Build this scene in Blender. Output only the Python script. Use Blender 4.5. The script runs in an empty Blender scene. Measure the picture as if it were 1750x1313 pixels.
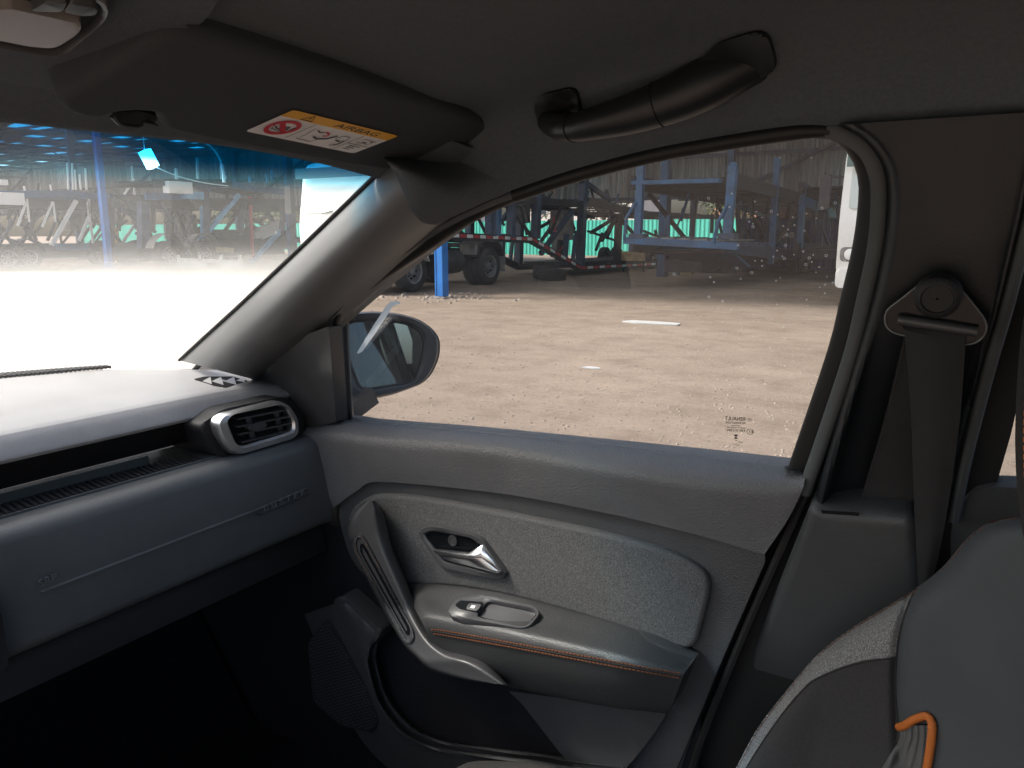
import bpy, bmesh, math, random
from mathutils import Vector, Matrix
random.seed(7)
R = math.radians
V = Vector
S = bpy.context.scene
COL = S.collection

# ---------------------------------------------------------------- camera, world, sun, exposure
CAMZ, YAW, PITCH, FPX = 1.40, 32.0, -11.0, 1322.0
cam = bpy.data.cameras.new('camera')
cam.sensor_width = 36.0
cam.lens = FPX / 1750.0 * 36.0
cam.clip_start = 0.02
cam.clip_end = 2000
camo = bpy.data.objects.new('camera', cam)
COL.objects.link(camo)
camo.location = (0, 0, CAMZ)
camo.rotation_euler = (R(90 + PITCH), 0, R(YAW))
S.camera = camo

SUN_EL, SUN_AZ = 50.0, 32.0         # azimuth from straight ahead of the car, positive towards the driver's side
wd = bpy.data.worlds.new('World')
S.world = wd
wd.use_nodes = True
wn = wd.node_tree
bg = wn.nodes['Background']
sky = wn.nodes.new('ShaderNodeTexSky')
sky.sky_type = 'NISHITA'
sky.sun_disc = False
sky.sun_elevation = R(SUN_EL)
sky.sun_rotation = R(270 - SUN_AZ)
sky.air_density = 1.0
sky.dust_density = 6.0
sky.ozone_density = 0.6
wn.links.new(sky.outputs[0], bg.inputs[0])
bg.inputs[1].default_value = 0.15

sl = bpy.data.lights.new('sun', 'SUN')
sl.energy = 2.0
sl.angle = R(10)
sl.color = (1.0, 0.97, 0.93)
so = bpy.data.objects.new('sun', sl)
COL.objects.link(so)
sd = V((-math.cos(R(SUN_EL)) * math.cos(R(SUN_AZ)), -math.cos(R(SUN_EL)) * math.sin(R(SUN_AZ)), math.sin(R(SUN_EL))))
so.rotation_euler = sd.to_track_quat('Z', 'Y').to_euler()

S.view_settings.view_transform = 'Standard'
S.view_settings.look = 'None'
S.view_settings.exposure = 1.4
S.view_settings.gamma = 1
S.view_settings.use_curve_mapping = False
S.render.engine = 'CYCLES'
S.cycles.use_denoising = True
S.cycles.max_bounces = 10
S.cycles.diffuse_bounces = 5
S.cycles.glossy_bounces = 4
S.cycles.transparent_max_bounces = 24
S.cycles.caustics_reflective = False
S.cycles.caustics_refractive = False
S.cycles.sample_clamp_indirect = 8

# ---------------------------------------------------------------- measuring points: a sight line through a photo point meets a real plane
CY, SY, CP, SP = math.cos(R(YAW)), math.sin(R(YAW)), math.cos(R(-PITCH)), math.sin(R(-PITCH))
EYE = V((0, 0, CAMZ))

def ray(px, py):
    xc, yc = (px - 875.0) / FPX, (656.5 - py) / FPX
    f, u = CP + yc * SP, yc * CP - SP
    return V((xc * CY - f * SY, f * CY + xc * SY, u))

def PX(px, py, x):
    d = ray(px, py)
    return EYE + d * (x / d.x)

def PY(px, py, y):
    d = ray(px, py)
    return EYE + d * (y / d.y)

def PZ(px, py, z):
    d = ray(px, py)
    return EYE + d * ((z - CAMZ) / d.z)

def PL(px, py, p0, n):
    d = ray(px, py)
    return EYE + d * ((p0 - EYE).dot(n) / d.dot(n))

# ---------------------------------------------------------------- materials
def _n(t, k, **kw):
    n = t.nodes.new('ShaderNode' + k)
    for a, b in kw.items():
        setattr(n, a, b)
    return n

def _set(n, **kw):
    for k, v in kw.items():
        n.inputs[k.replace('_', ' ')].default_value = v

def new_mat(name):
    m = bpy.data.materials.new(name)
    m.use_nodes = True
    return m, m.node_tree, m.node_tree.nodes['Principled BSDF']

def ramp(t, src, stops):
    r = _n(t, 'ValToRGB')
    el = r.color_ramp.elements
    while len(el) < len(stops):
        el.new(0.5)
    for e, (p, c) in zip(el, stops):
        e.position = p
        e.color = c if len(c) == 4 else (*c, 1)
    t.links.new(src, r.inputs[0])
    return r.outputs[0]

def mat(name, col, rough=0.5, spec=0.5, metal=0.0, grain=None, gs=300.0, gb=0.1, var=0.0, vs=6.0, coat=0.0, col2=None, dist=0.002):
    m, t, b = new_mat(name)
    c = (*col, 1)
    b.inputs['Base Color'].default_value = c
    b.inputs['Roughness'].default_value = rough
    b.inputs['Specular IOR Level'].default_value = spec
    b.inputs['Metallic'].default_value = metal
    b.inputs['Coat Weight'].default_value = coat
    tc = _n(t, 'TexCoord')
    src = None
    if var > 0 or col2:
        nz = _n(t, 'TexNoise')
        _set(nz, Scale=vs, Detail=6.0, Roughness=0.65)
        t.links.new(tc.outputs['Object'], nz.inputs['Vector'])
        lo = tuple(x * (1 - var) for x in col)
        hi = col2 if col2 else tuple(min(1, x * (1 + var)) for x in col)
        src = ramp(t, nz.outputs[0], [(0.35, lo), (0.68, hi)])
        t.links.new(src, b.inputs['Base Color'])
        rr = _n(t, 'MapRange')
        _set(rr, From_Min=0.3, From_Max=0.7, To_Min=max(0.02, rough - 0.08), To_Max=min(1, rough + 0.08))
        t.links.new(nz.outputs[0], rr.inputs['Value'])
        t.links.new(rr.outputs[0], b.inputs['Roughness'])
    if grain:
        if grain == 'leather':
            g = _n(t, 'TexVoronoi', feature='SMOOTH_F1')
            _set(g, Scale=gs)
        else:
            g = _n(t, 'TexNoise')
            _set(g, Scale=gs, Detail=3.0, Roughness=0.7)
        t.links.new(tc.outputs['Object'], g.inputs['Vector'])
        bp = _n(t, 'Bump')
        _set(bp, Strength=gb, Distance=dist)
        t.links.new(g.outputs[0], bp.inputs['Height'])
        t.links.new(bp.outputs[0], b.inputs['Normal'])
        if grain == 'cloth':
            # woven melange: light and dark yarns
            w = _n(t, 'TexNoise')
            _set(w, Scale=gs * 0.9, Detail=2.0, Roughness=0.8)
            mp = _n(t, 'Mapping')
            mp.inputs['Scale'].default_value = (1.0, 1.0, 0.45)
            t.links.new(tc.outputs['Object'], mp.inputs[0])
            t.links.new(mp.outputs[0], w.inputs['Vector'])
            src = ramp(t, w.outputs[0], [(0.36, tuple(x * 0.5 for x in col)), (0.5, col), (0.66, tuple(min(1, x * 1.9) for x in col))])
            t.links.new(src, b.inputs['Base Color'])
    return m

def glass_mat(name, kind):
    m, t, b = new_mat(name)
    t.nodes.remove(b)
    out = t.nodes['Material Output']
    tr = _n(t, 'BsdfTransparent')
    tl = _n(t, 'BsdfTranslucent')
    df = _n(t, 'BsdfDiffuse')
    gl = _n(t, 'BsdfGlossy')
    gl.inputs['Roughness'].default_value = 0.0
    tc = _n(t, 'TexCoord')
    sep = _n(t, 'SeparateXYZ')
    t.links.new(tc.outputs['Object'], sep.inputs[0])
    dust_veil = _n(t, 'MixShader')
    dust_veil.inputs[0].default_value = 0.35
    t.links.new(tl.outputs[0], dust_veil.inputs[1])
    t.links.new(df.outputs[0], dust_veil.inputs[2])
    for q in (tl, df):
        q.inputs['Color'].default_value = (0.86, 0.84, 0.80, 1)
    nz = _n(t, 'TexNoise')
    _set(nz, Scale=14.0, Detail=8.0, Roughness=0.7)
    t.links.new(tc.outputs['Object'], nz.inputs['Vector'])
    fine = _n(t, 'TexNoise')
    _set(fine, Scale=160.0, Detail=3.0, Roughness=0.8)
    t.links.new(tc.outputs['Object'], fine.inputs['Vector'])
    mix = _n(t, 'MixShader')
    if kind == 'screen':
        # factory shade band along the top edge of the windscreen
        band = ramp(t, sep.outputs['Z'], [(0.0, (0, 0, 0)), (1.0, (1, 1, 1))])
        mr = _n(t, 'MapRange', interpolation_type='SMOOTHSTEP')
        _set(mr, From_Min=1.450, From_Max=1.484)
        t.links.new(sep.outputs['Z'], mr.inputs['Value'])
        tint = ramp(t, mr.outputs[0], [(0.0, (0.90, 0.93, 0.92)), (0.45, (0.30, 0.66, 0.82)), (1.0, (0.002, 0.13, 0.31))])
        t.links.new(tint, tr.inputs['Color'])
        dc = _n(t, 'MixRGB', blend_type='MULTIPLY')
        dc.inputs[0].default_value = 1.0
        dc.inputs[1].default_value = (0.86, 0.84, 0.80, 1)
        t.links.new(tint, dc.inputs[2])
        t.links.new(dc.outputs[0], tl.inputs['Color'])
        t.links.new(dc.outputs[0], df.inputs['Color'])
        dust_glare = _n(t, 'MapRange', interpolation_type='SMOOTHSTEP')
        _set(dust_glare, From_Min=1.392, From_Max=1.318, To_Min=0.0, To_Max=0.52)  # dust film thickened towards the base to paint in the glare veil
        t.links.new(sep.outputs['Z'], dust_glare.inputs['Value'])
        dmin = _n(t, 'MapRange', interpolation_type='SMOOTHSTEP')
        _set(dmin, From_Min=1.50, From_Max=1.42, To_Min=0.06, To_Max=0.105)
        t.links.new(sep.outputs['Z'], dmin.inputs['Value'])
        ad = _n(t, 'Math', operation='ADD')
        t.links.new(dust_glare.outputs[0], ad.inputs[0])
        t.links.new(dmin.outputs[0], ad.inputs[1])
    else:
        tr.inputs['Color'].default_value = (0.66, 0.69, 0.68, 1) if kind == 'side' else (0.55, 0.58, 0.57, 1)
        ad = _n(t, 'Math', operation='ADD')
        ad.inputs[0].default_value = 0.020
        ad.inputs[1].default_value = 0.012
    k = _n(t, 'MapRange')
    _set(k, From_Min=0.3, From_Max=0.7, To_Min=0.93 if kind == 'screen' else 0.6, To_Max=1.07 if kind == 'screen' else 1.4)
    t.links.new(nz.outputs[0], k.inputs['Value'])
    k2 = _n(t, 'MapRange')
    _set(k2, From_Min=0.3, From_Max=0.75, To_Min=0.96 if kind == 'screen' else 0.8, To_Max=1.05 if kind == 'screen' else 1.25)
    t.links.new(fine.outputs[0], k2.inputs['Value'])
    mu = _n(t, 'Math', operation='MULTIPLY')
    t.links.new(ad.outputs[0], mu.inputs[0])
    t.links.new(k.outputs[0], mu.inputs[1])
    mu2 = _n(t, 'Math', operation='MULTIPLY')
    t.links.new(mu.outputs[0], mu2.inputs[0])
    t.links.new(k2.outputs[0], mu2.inputs[1])
    t.links.new(mu2.outputs[0], mix.inputs[0])
    t.links.new(tr.outputs[0], mix.inputs[1])
    t.links.new(dust_veil.outputs[0], mix.inputs[2])
    lw = _n(t, 'LayerWeight')
    lw.inputs[0].default_value = 0.5
    pw = _n(t, 'Math', operation='POWER')
    t.links.new(lw.outputs['Facing'], pw.inputs[0])
    pw.inputs[1].default_value = 5.0
    fr = _n(t, 'MapRange')
    _set(fr, To_Min=0.045, To_Max=0.8)
    t.links.new(pw.outputs[0], fr.inputs['Value'])
    mx = _n(t, 'MixShader')
    t.links.new(fr.outputs[0], mx.inputs[0])
    t.links.new(mix.outputs[0], mx.inputs[1])
    t.links.new(gl.outputs[0], mx.inputs[2])
    t.links.new(mx.outputs[0], out.inputs[0])
    return m

M = {}
M['dash'] = mat('dash_plastic', (0.33, 0.325, 0.33), 0.42, 0.8, grain='leather', gs=800, gb=0.25, var=0.12)
M['glove'] = mat('glovebox_plastic', (0.092, 0.098, 0.102), 0.5, 0.5, grain='leather', gs=900, gb=0.2, var=0.12)
M['lower'] = mat('lower_plastic', (0.016, 0.016, 0.018), 0.6, 0.4, grain='leather', gs=700, gb=0.15, var=0.1)
M['letter'] = mat('moulded_lettering', (0.135, 0.142, 0.147), 0.4, 0.6)  # lighter copy of the glovebox plastic; moulding sheen put into the colour
M['carpet'] = mat('floor_carpet', (0.013, 0.013, 0.015), 0.95, 0.1, grain='noise', gs=500, gb=0.5)
M['cavity'] = mat('black_cavity', (0.008, 0.008, 0.009), 0.8, 0.2)
M['strip'] = mat('shelf_back', (0.032, 0.039, 0.042), 0.5, 0.4)
M['mat'] = mat('rubber_mat', (0.02, 0.02, 0.022), 0.65, 0.4)
M['sill'] = mat('door_top_plastic', (0.122, 0.122, 0.125), 0.52, 0.45, grain='leather', gs=430, gb=0.5, var=0.10)
M['door'] = mat('door_plastic', (0.050, 0.051, 0.053), 0.55, 0.4, grain='leather', gs=520, gb=0.4, var=0.13)
M['pocket'] = mat('pocket_plastic', (0.037, 0.038, 0.040), 0.6, 0.4, grain='leather', gs=620, gb=0.2, var=0.06)
M['cloth'] = mat('door_cloth', (0.090, 0.089, 0.089), 0.95, 0.15, grain='cloth', gs=1500, gb=0.4)
M['vinyl'] = mat('armrest_vinyl', (0.033, 0.0335, 0.0345), 0.48, 0.5, grain='leather', gs=620, gb=0.3, var=0.06)
M['satin'] = mat('satin_black', (0.05, 0.05, 0.053), 0.38, 0.5, var=0.05)
M['gloss'] = mat('gloss_black', (0.005, 0.0062, 0.0078), 0.25, 0.3)
M['chrome'] = mat('chrome', (0.85, 0.87, 0.90), 0.26, 0.5, metal=1.0)
M['satinchrome'] = mat('satin_chrome', (0.90, 0.90, 0.91), 0.36, 0.5, metal=1.0)
M['pillar'] = mat('pillar_plastic', (0.135, 0.138, 0.143), 0.5, 0.45, grain='leather', gs=900, gb=0.15, var=0.05)
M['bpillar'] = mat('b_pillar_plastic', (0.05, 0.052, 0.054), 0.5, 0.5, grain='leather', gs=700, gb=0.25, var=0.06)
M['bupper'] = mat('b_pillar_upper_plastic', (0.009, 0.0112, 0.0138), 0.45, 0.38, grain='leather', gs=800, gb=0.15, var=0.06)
M['headliner'] = mat('headliner_fabric', (0.094, 0.106, 0.118), 0.95, 0.12, grain='noise', gs=700, gb=0.4, var=0.1, vs=240)
M['visor'] = mat('visor_fabric', (0.050, 0.056, 0.063), 0.9, 0.15, grain='noise', gs=700, gb=0.3, var=0.06, vs=200)
M['handle'] = mat('handle_plastic', (0.013, 0.0145, 0.0162), 0.42, 0.45, grain='noise', gs=900, gb=0.06)
M['seal'] = mat('rubber_seal', (0.010, 0.010, 0.010), 0.55, 0.4)
M['sealgrey'] = mat('flocked_seal', (0.105, 0.112, 0.116), 0.85, 0.2, grain='noise', gs=1200, gb=0.3)
M['lens'] = mat('lamp_lens', (0.24, 0.215, 0.205), 0.3, 0.5)
M['btn'] = mat('console_button', (0.05, 0.055, 0.055), 0.4, 0.5)
M['belt'] = mat('belt_webbing', (0.030, 0.030, 0.031), 0.8, 0.25, grain='noise', gs=900, gb=0.3, var=0.15, vs=30)
M['seatleather'] = mat('seat_leather', (0.062, 0.068, 0.071), 0.5, 0.4, grain='leather', gs=800, gb=0.12, var=0.06)
M['seatcloth'] = mat('seat_cloth', (0.16, 0.157, 0.152), 0.95, 0.15, grain='cloth', gs=1000, gb=0.4)
M['seatblack'] = mat('seat_insert_cloth', (0.040, 0.038, 0.0375), 0.92, 0.15, grain='noise', gs=600, gb=0.4, var=0.15, vs=300)
M['rib'] = mat('seat_ribbed_cloth', (0.10, 0.098, 0.096), 0.9, 0.2, grain='noise', gs=700, gb=0.3)
M['orange'] = mat('orange_cord', (0.46, 0.13, 0.025), 0.6, 0.3, grain='noise', gs=900, gb=0.3)
M['stitch'] = mat('orange_thread', (0.16, 0.06, 0.028), 0.7, 0.3)
M['paint'] = mat('car_paint', (0.05, 0.055, 0.06), 0.35, 0.5, metal=0.3, coat=0.6)
M['mirror'] = mat('mirror_silver', (0.46, 0.52, 0.53), 0.02, 0.5, metal=1.0)
M['white'] = mat('label_white', (0.72, 0.72, 0.72), 0.5, 0.4)
M['yellow'] = mat('label_yellow', (0.75, 0.38, 0.02), 0.45, 0.4)
M['red'] = mat('label_red', (0.50, 0.02, 0.04), 0.5, 0.4)
M['ink'] = mat('label_ink', (0.01, 0.01, 0.01), 0.5, 0.4)
M['screen'] = glass_mat('windscreen_glass', 'screen')
M['side'] = glass_mat('side_window_glass', 'side')
M['rearglass'] = glass_mat('rear_window_glass', 'rear')


# outside
M['tyre'] = mat('tyre_rubber', (0.035, 0.034, 0.033), 0.85, 0.3, var=0.35, vs=5)
M['rim'] = mat('wheel_steel', (0.20, 0.20, 0.20), 0.5, 0.5, metal=0.3, var=0.3, vs=8)
M['dark'] = mat('chassis_dark', (0.028, 0.030, 0.034), 0.7, 0.3, var=0.5, vs=3)
M['blue'] = mat('blue_steel', (0.018, 0.088, 0.20), 0.5, 0.5, var=0.4, vs=2.5)
M['column'] = mat('column_blue_paint', (0.018, 0.16, 0.50), 0.45, 0.5, var=0.2, vs=2)
M['navy'] = mat('navy_steel', (0.035, 0.055, 0.095), 0.6, 0.4, var=0.5, vs=2.5)
M['lightblue'] = mat('light_blue_tube', (0.14, 0.36, 0.60), 0.5, 0.5, var=0.2, vs=3)
M['cabwhite'] = mat('cab_white_paint', (0.80, 0.80, 0.79), 0.3, 0.5, coat=0.5, var=0.04, vs=1)
M['cabscreen'] = mat('cab_windscreen', (0.58, 0.64, 0.63), 0.12, 0.6)
M['cabglass'] = mat('cab_glass', (0.10, 0.17, 0.18), 0.08, 0.7)
M['redtape'] = mat('red_reflector', (0.45, 0.03, 0.04), 0.4, 0.5)
M['whitetape'] = mat('white_reflector', (0.72, 0.72, 0.72), 0.4, 0.5)
M['grime'] = mat('grey_box', (0.22, 0.21, 0.20), 0.7, 0.3, var=0.4, vs=3)
M['beige'] = mat('wood_board', (0.42, 0.32, 0.18), 0.8, 0.3, var=0.3, vs=4)
M['teal'] = mat('teal_sheet', (0.085, 0.52, 0.42), 0.55, 0.4, var=0.12, vs=0.7)
M['bluesheet'] = mat('blue_sheet', (0.014, 0.052, 0.16), 0.55, 0.4, var=0.3, vs=1.5)
M['lampwhite'] = mat('lamp_enamel', (0.85, 0.85, 0.85), 0.4, 0.5)
M['lit'] = mat('lit_lamp', (0.9, 0.9, 0.9), 0.4, 0.5)
_b = M['lit'].node_tree.nodes['Principled BSDF']
_b.inputs['Emission Color'].default_value = (1, 0.98, 0.95, 1)
_b.inputs['Emission Strength'].default_value = 14.0
M['bark'] = mat('bark', (0.09, 0.07, 0.05), 0.9, 0.2, var=0.3, vs=6)
M['leaf'] = mat('leaf', (0.07, 0.10, 0.035), 0.7, 0.3, var=0.5, vs=1.2)
M['plaster'] = mat('plaster', (0.62, 0.58, 0.55), 0.85, 0.2, var=0.12, vs=0.8)
M['rooftile'] = mat('roof_tile', (0.30, 0.13, 0.09), 0.8, 0.2, var=0.2, vs=2)
M['winglass'] = mat('house_glass', (0.06, 0.08, 0.10), 0.1, 0.6)
M['paper'] = mat('paper_white', (0.43, 0.43, 0.43), 0.7, 0.2)
M['stone'] = mat('pebble', (0.30, 0.25, 0.21), 0.9, 0.2, var=0.3, vs=20)
M['roofsteel'] = mat('roof_sheet', (0.06, 0.07, 0.08), 0.6, 0.4, var=0.3, vs=0.6)

def sheet_mat(name, col, vary=0.3):
    # weathered corrugated sheet: each sheet its own tone, streaks running down
    m, t, b = new_mat(name)
    tc = _n(t, 'TexCoord')
    oi = _n(t, 'ObjectInfo')
    mp = _n(t, 'Mapping')
    mp.inputs['Scale'].default_value = (6, 6, 0.35)
    t.links.new(tc.outputs['Object'], mp.inputs[0])
    ad = _n(t, 'VectorMath', operation='ADD')
    t.links.new(mp.outputs[0], ad.inputs[0])
    cx = _n(t, 'CombineXYZ')
    mm = _n(t, 'Math', operation='MULTIPLY')
    mm.inputs[1].default_value = 40
    t.links.new(oi.outputs['Random'], mm.inputs[0])
    t.links.new(mm.outputs[0], cx.inputs[0])
    t.links.new(cx.outputs[0], ad.inputs[1])
    nz = _n(t, 'TexNoise')
    _set(nz, Scale=1.0, Detail=5.0, Roughness=0.7)
    t.links.new(ad.outputs[0], nz.inputs['Vector'])
    c1 = ramp(t, nz.outputs[0], [(0.3, tuple(x * 0.45 for x in col)), (0.7, tuple(min(1, x * 1.35) for x in col))])
    hv = _n(t, 'HueSaturation')
    mr = _n(t, 'MapRange')
    _set(mr, To_Min=1 - vary, To_Max=1 + vary)
    t.links.new(oi.outputs['Random'], mr.inputs['Value'])
    t.links.new(mr.outputs[0], hv.inputs['Value'])
    t.links.new(c1, hv.inputs['Color'])
    t.links.new(hv.outputs[0], b.inputs['Base Color'])
    b.inputs['Roughness'].default_value = 0.6
    return m
M['cladding'] = sheet_mat('weathered_cladding', (0.19, 0.22, 0.24), 0.4)

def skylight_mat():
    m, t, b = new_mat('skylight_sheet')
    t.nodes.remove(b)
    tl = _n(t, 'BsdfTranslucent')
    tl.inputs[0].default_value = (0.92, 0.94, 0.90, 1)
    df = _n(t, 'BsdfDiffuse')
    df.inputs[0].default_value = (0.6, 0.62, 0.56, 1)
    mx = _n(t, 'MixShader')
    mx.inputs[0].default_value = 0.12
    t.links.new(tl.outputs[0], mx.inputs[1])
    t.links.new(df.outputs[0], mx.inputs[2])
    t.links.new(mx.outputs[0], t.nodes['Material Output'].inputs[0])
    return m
M['skylight'] = skylight_mat()
M['tape'] = skylight_mat()  # pale sheet for the water spots and the reflected streak on the glass
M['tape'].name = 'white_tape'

def ground_mat():
    m, t, b = new_mat('packed_dirt')
    tc = _n(t, 'TexCoord')
    def noise(s, d=8.0, r=0.65, sc=None):
        n = _n(t, 'TexNoise')
        _set(n, Scale=s, Detail=d, Roughness=r)
        if sc:
            mp = _n(t, 'Mapping')
            mp.inputs['Scale'].default_value = sc
            mp.inputs['Rotation'].default_value = (0, 0, R(12))
            t.links.new(tc.outputs['Object'], mp.inputs[0])
            t.links.new(mp.outputs[0], n.inputs['Vector'])
        else:
            t.links.new(tc.outputs['Object'], n.inputs['Vector'])
        return n.outputs[0]
    big = noise(0.35)
    mid = noise(2.2)
    fine = noise(22.0, 6.0, 0.75)
    trk = noise(1.0, 5.0, 0.6, (0.25, 2.2, 1))
    c1 = ramp(t, big, [(0.35, (0.196, 0.153, 0.123)), (0.65, (0.268, 0.213, 0.174))])
    c2 = ramp(t, fine, [(0.32, (0.72, 0.70, 0.69)), (0.5, (1, 1, 1)), (0.70, (1.14, 1.13, 1.12))])
    c3 = ramp(t, trk, [(0.36, (0.92, 0.91, 0.90)), (0.52, (1, 1, 1)), (0.7, (1.04, 1.03, 1.03))])
    def mul(a, bb, f=1.0):
        x = _n(t, 'MixRGB', blend_type='MULTIPLY')
        x.inputs[0].default_value = f
        t.links.new(a, x.inputs[1])
        t.links.new(bb, x.inputs[2])
        return x.outputs[0]
    c4 = ramp(t, mid, [(0.34, (0.80, 0.78, 0.77)), (0.5, (1, 1, 1)), (0.68, (1.10, 1.09, 1.08))])
    dirt = mul(mul(mul(c1, c2, 0.8), c3, 0.8), c4, 0.9)
    # burnt-out glare ahead of the car, put into the dirt colour as a paler zone
    sep = _n(t, 'SeparateXYZ')
    t.links.new(tc.outputs['Object'], sep.inputs[0])
    wob = _n(t, 'Math', operation='MULTIPLY_ADD')
    t.links.new(big, wob.inputs[0])
    wob.inputs[1].default_value = 5.0
    t.links.new(sep.outputs['X'], wob.inputs[2])
    ed = _n(t, 'MapRange', interpolation_type='SMOOTHSTEP')
    _set(ed, From_Min=-9.5, From_Max=-12.5)
    t.links.new(wob.outputs[0], ed.inputs['Value'])
    ey = _n(t, 'MapRange', interpolation_type='SMOOTHSTEP')
    _set(ey, From_Min=12.5, From_Max=11.0)
    t.links.new(sep.outputs['Y'], ey.inputs['Value'])
    ee = _n(t, 'Math', operation='MULTIPLY')
    t.links.new(ed.outputs[0], ee.inputs[0])
    t.links.new(ey.outputs[0], ee.inputs[1])
    pale = ramp(t, mid, [(0.3, (0.50, 0.48, 0.46)), (0.7, (0.60, 0.58, 0.56))])
    mx = _n(t, 'MixRGB')
    t.links.new(ee.outputs[0], mx.inputs[0])
    t.links.new(dirt, mx.inputs[1])
    t.links.new(pale, mx.inputs[2])
    t.links.new(mx.outputs[0], b.inputs['Base Color'])
    b.inputs['Roughness'].default_value = 0.95
    b.inputs['Specular IOR Level'].default_value = 0.15
    hh = _n(t, 'Math', operation='MULTIPLY_ADD')
    t.links.new(fine, hh.inputs[0])
    hh.inputs[1].default_value = 0.35
    tk = _n(t, 'Math', operation='MULTIPLY')
    t.links.new(trk, tk.inputs[0])
    tk.inputs[1].default_value = 0.35
    t.links.new(tk.outputs[0], hh.inputs[2])
    bp = _n(t, 'Bump')
    _set(bp, Strength=0.40, Distance=0.05)
    t.links.new(hh.outputs[0], bp.inputs['Height'])
    t.links.new(bp.outputs[0], b.inputs['Normal'])
    return m
M['ground'] = ground_mat()

# ---------------------------------------------------------------- mesh tools
def tag(o, label=None, cat=None, group=None, kind=None):
    if label: o['label'] = label
    if cat: o['category'] = cat
    if group: o['group'] = group
    if kind: o['kind'] = kind
    return o

def thing(name, loc, label, cat, group=None):
    o = bpy.data.objects.new(name, None)
    COL.objects.link(o)
    o.location = loc
    o.empty_display_size = 0.2
    return tag(o, label, cat, group)

def wloc(o):
    p = V((0, 0, 0))
    while o is not None:
        p = p + o.location
        o = o.parent
    return p

def link(name, me, parent=None, label=None, kind=None):
    """mesh given in world coordinates; an unrotated parent only shifts it"""
    o = bpy.data.objects.new(name, me)
    COL.objects.link(o)
    if parent is not None:
        o.parent = parent
        o.location = -wloc(parent)
    if label: o['label'] = label
    if kind: o['kind'] = kind
    return o

class MB:
    def __init__(s):
        s.v, s.f, s.m = [], [], []
        s.mats = []
    def mi(s, m):
        m = M[m] if isinstance(m, str) else m
        if m not in s.mats: s.mats.append(m)
        return s.mats.index(m)
    def add(s, vs, fs, m):
        k, b = s.mi(m), len(s.v)
        s.v += [tuple(p) for p in vs]
        for f in fs:
            s.f.append(tuple(i + b for i in f))
            s.m.append(k)
        return s
    def box(s, c, d, m, rot=None):
        hx, hy, hz = d[0] / 2, d[1] / 2, d[2] / 2
        vs = [V((x, y, z)) for x in (-hx, hx) for y in (-hy, hy) for z in (-hz, hz)]
        if rot is not None: vs = [rot @ p for p in vs]
        c = V(c)
        return s.add([p + c for p in vs], [(0, 1, 3, 2), (4, 6, 7, 5), (0, 4, 5, 1), (2, 3, 7, 6), (0, 2, 6, 4), (1, 5, 7, 3)], m)
    def beam(s, p, q, w, h, m, up=V((0, 0, 1))):
        p, q = V(p), V(q)
        d = q - p
        L = d.length
        d.normalize()
        if abs(d.dot(up)) > 0.98: up = V((1, 0, 0))
        a = d.cross(up).normalized()
        b = a.cross(d)
        rot = Matrix((a, d, b)).transposed()
        return s.box((p + q) / 2, (w, L, h), m, rot)
    def tube(s, pts, r, m, n=8, closed=False, caps=True):
        pts = [V(p) for p in pts]
        N = len(pts)
        rr = r if hasattr(r, '__len__') else [r] * N
        vs, fs = [], []
        prev = None
        for i, p in enumerate(pts):
            a = pts[(i - 1) % N] if (i > 0 or closed) else p
            b = pts[(i + 1) % N] if (i < N - 1 or closed) else p
            d = (b - a).normalized()
            if prev is None:
                u = d.cross(V((0, 0, 1)) if abs(d.z) < 0.9 else V((1, 0, 0))).normalized()
            else:
                u = (prev - d * prev.dot(d)).normalized()
            prev = u
            w = d.cross(u)
            for k in range(n):
                t = 2 * math.pi * k / n
                vs.append(p + (u * math.cos(t) + w * math.sin(t)) * rr[i])
        for i in range(N if closed else N - 1):
            j = (i + 1) % N
            for k in range(n):
                l = (k + 1) % n
                fs.append((i * n + k, i * n + l, j * n + l, j * n + k))
        if caps and not closed:
            fs.append(tuple(range(n - 1, -1, -1)))
            fs.append(tuple((N - 1) * n + k for k in range(n)))
        return s.add(vs, fs, m)
    def cyl(s, p, q, r, m, n=20):
        return s.tube([p, q], r, m, n)
    def lathe(s, prof, c, axis, m, n=32):
        """prof: (offset along axis, radius)"""
        axis = V(axis).normalized()
        u = axis.cross(V((0, 0, 1)) if abs(axis.z) < 0.9 else V((1, 0, 0))).normalized()
        w = axis.cross(u)
        c = V(c)
        vs, fs = [], []
        for o_, r_ in prof:
            for k in range(n):
                t = 2 * math.pi * k / n
                vs.append(c + axis * o_ + (u * math.cos(t) + w * math.sin(t)) * r_)
        for i in range(len(prof) - 1):
            for k in range(n):
                l = (k + 1) % n
                fs.append((i * n + k, i * n + l, (i + 1) * n + l, (i + 1) * n + k))
        return s.add(vs, fs, m)
    def mesh(s, name, smooth=True, angle=38, fix=True):
        me = bpy.data.meshes.new(name)
        me.from_pydata(s.v, [], s.f)
        for m in s.mats: me.materials.append(m)
        me.polygons.foreach_set('material_index', s.m)
        if fix:
            bm = bmesh.new()
            bm.from_mesh(me)
            bmesh.ops.recalc_face_normals(bm, faces=bm.faces)
            bm.to_mesh(me)
            bm.free()
        if smooth:
            me.polygons.foreach_set('use_smooth', [True] * len(me.polygons))
            me.set_sharp_from_angle(angle=R(angle))
        me.update()
        return me
    def build(s, name, parent=None, label=None, kind=None, **kw):
        return link(name, s.mesh(name, **kw), parent, label, kind)

def cr(p0, p1, p2, p3, t):
    return 0.5 * ((2 * p1) + (p2 - p0) * t + (2 * p0 - 5 * p1 + 4 * p2 - p3) * t * t + (3 * p1 - p0 - 3 * p2 + p3) * t ** 3)

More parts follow.
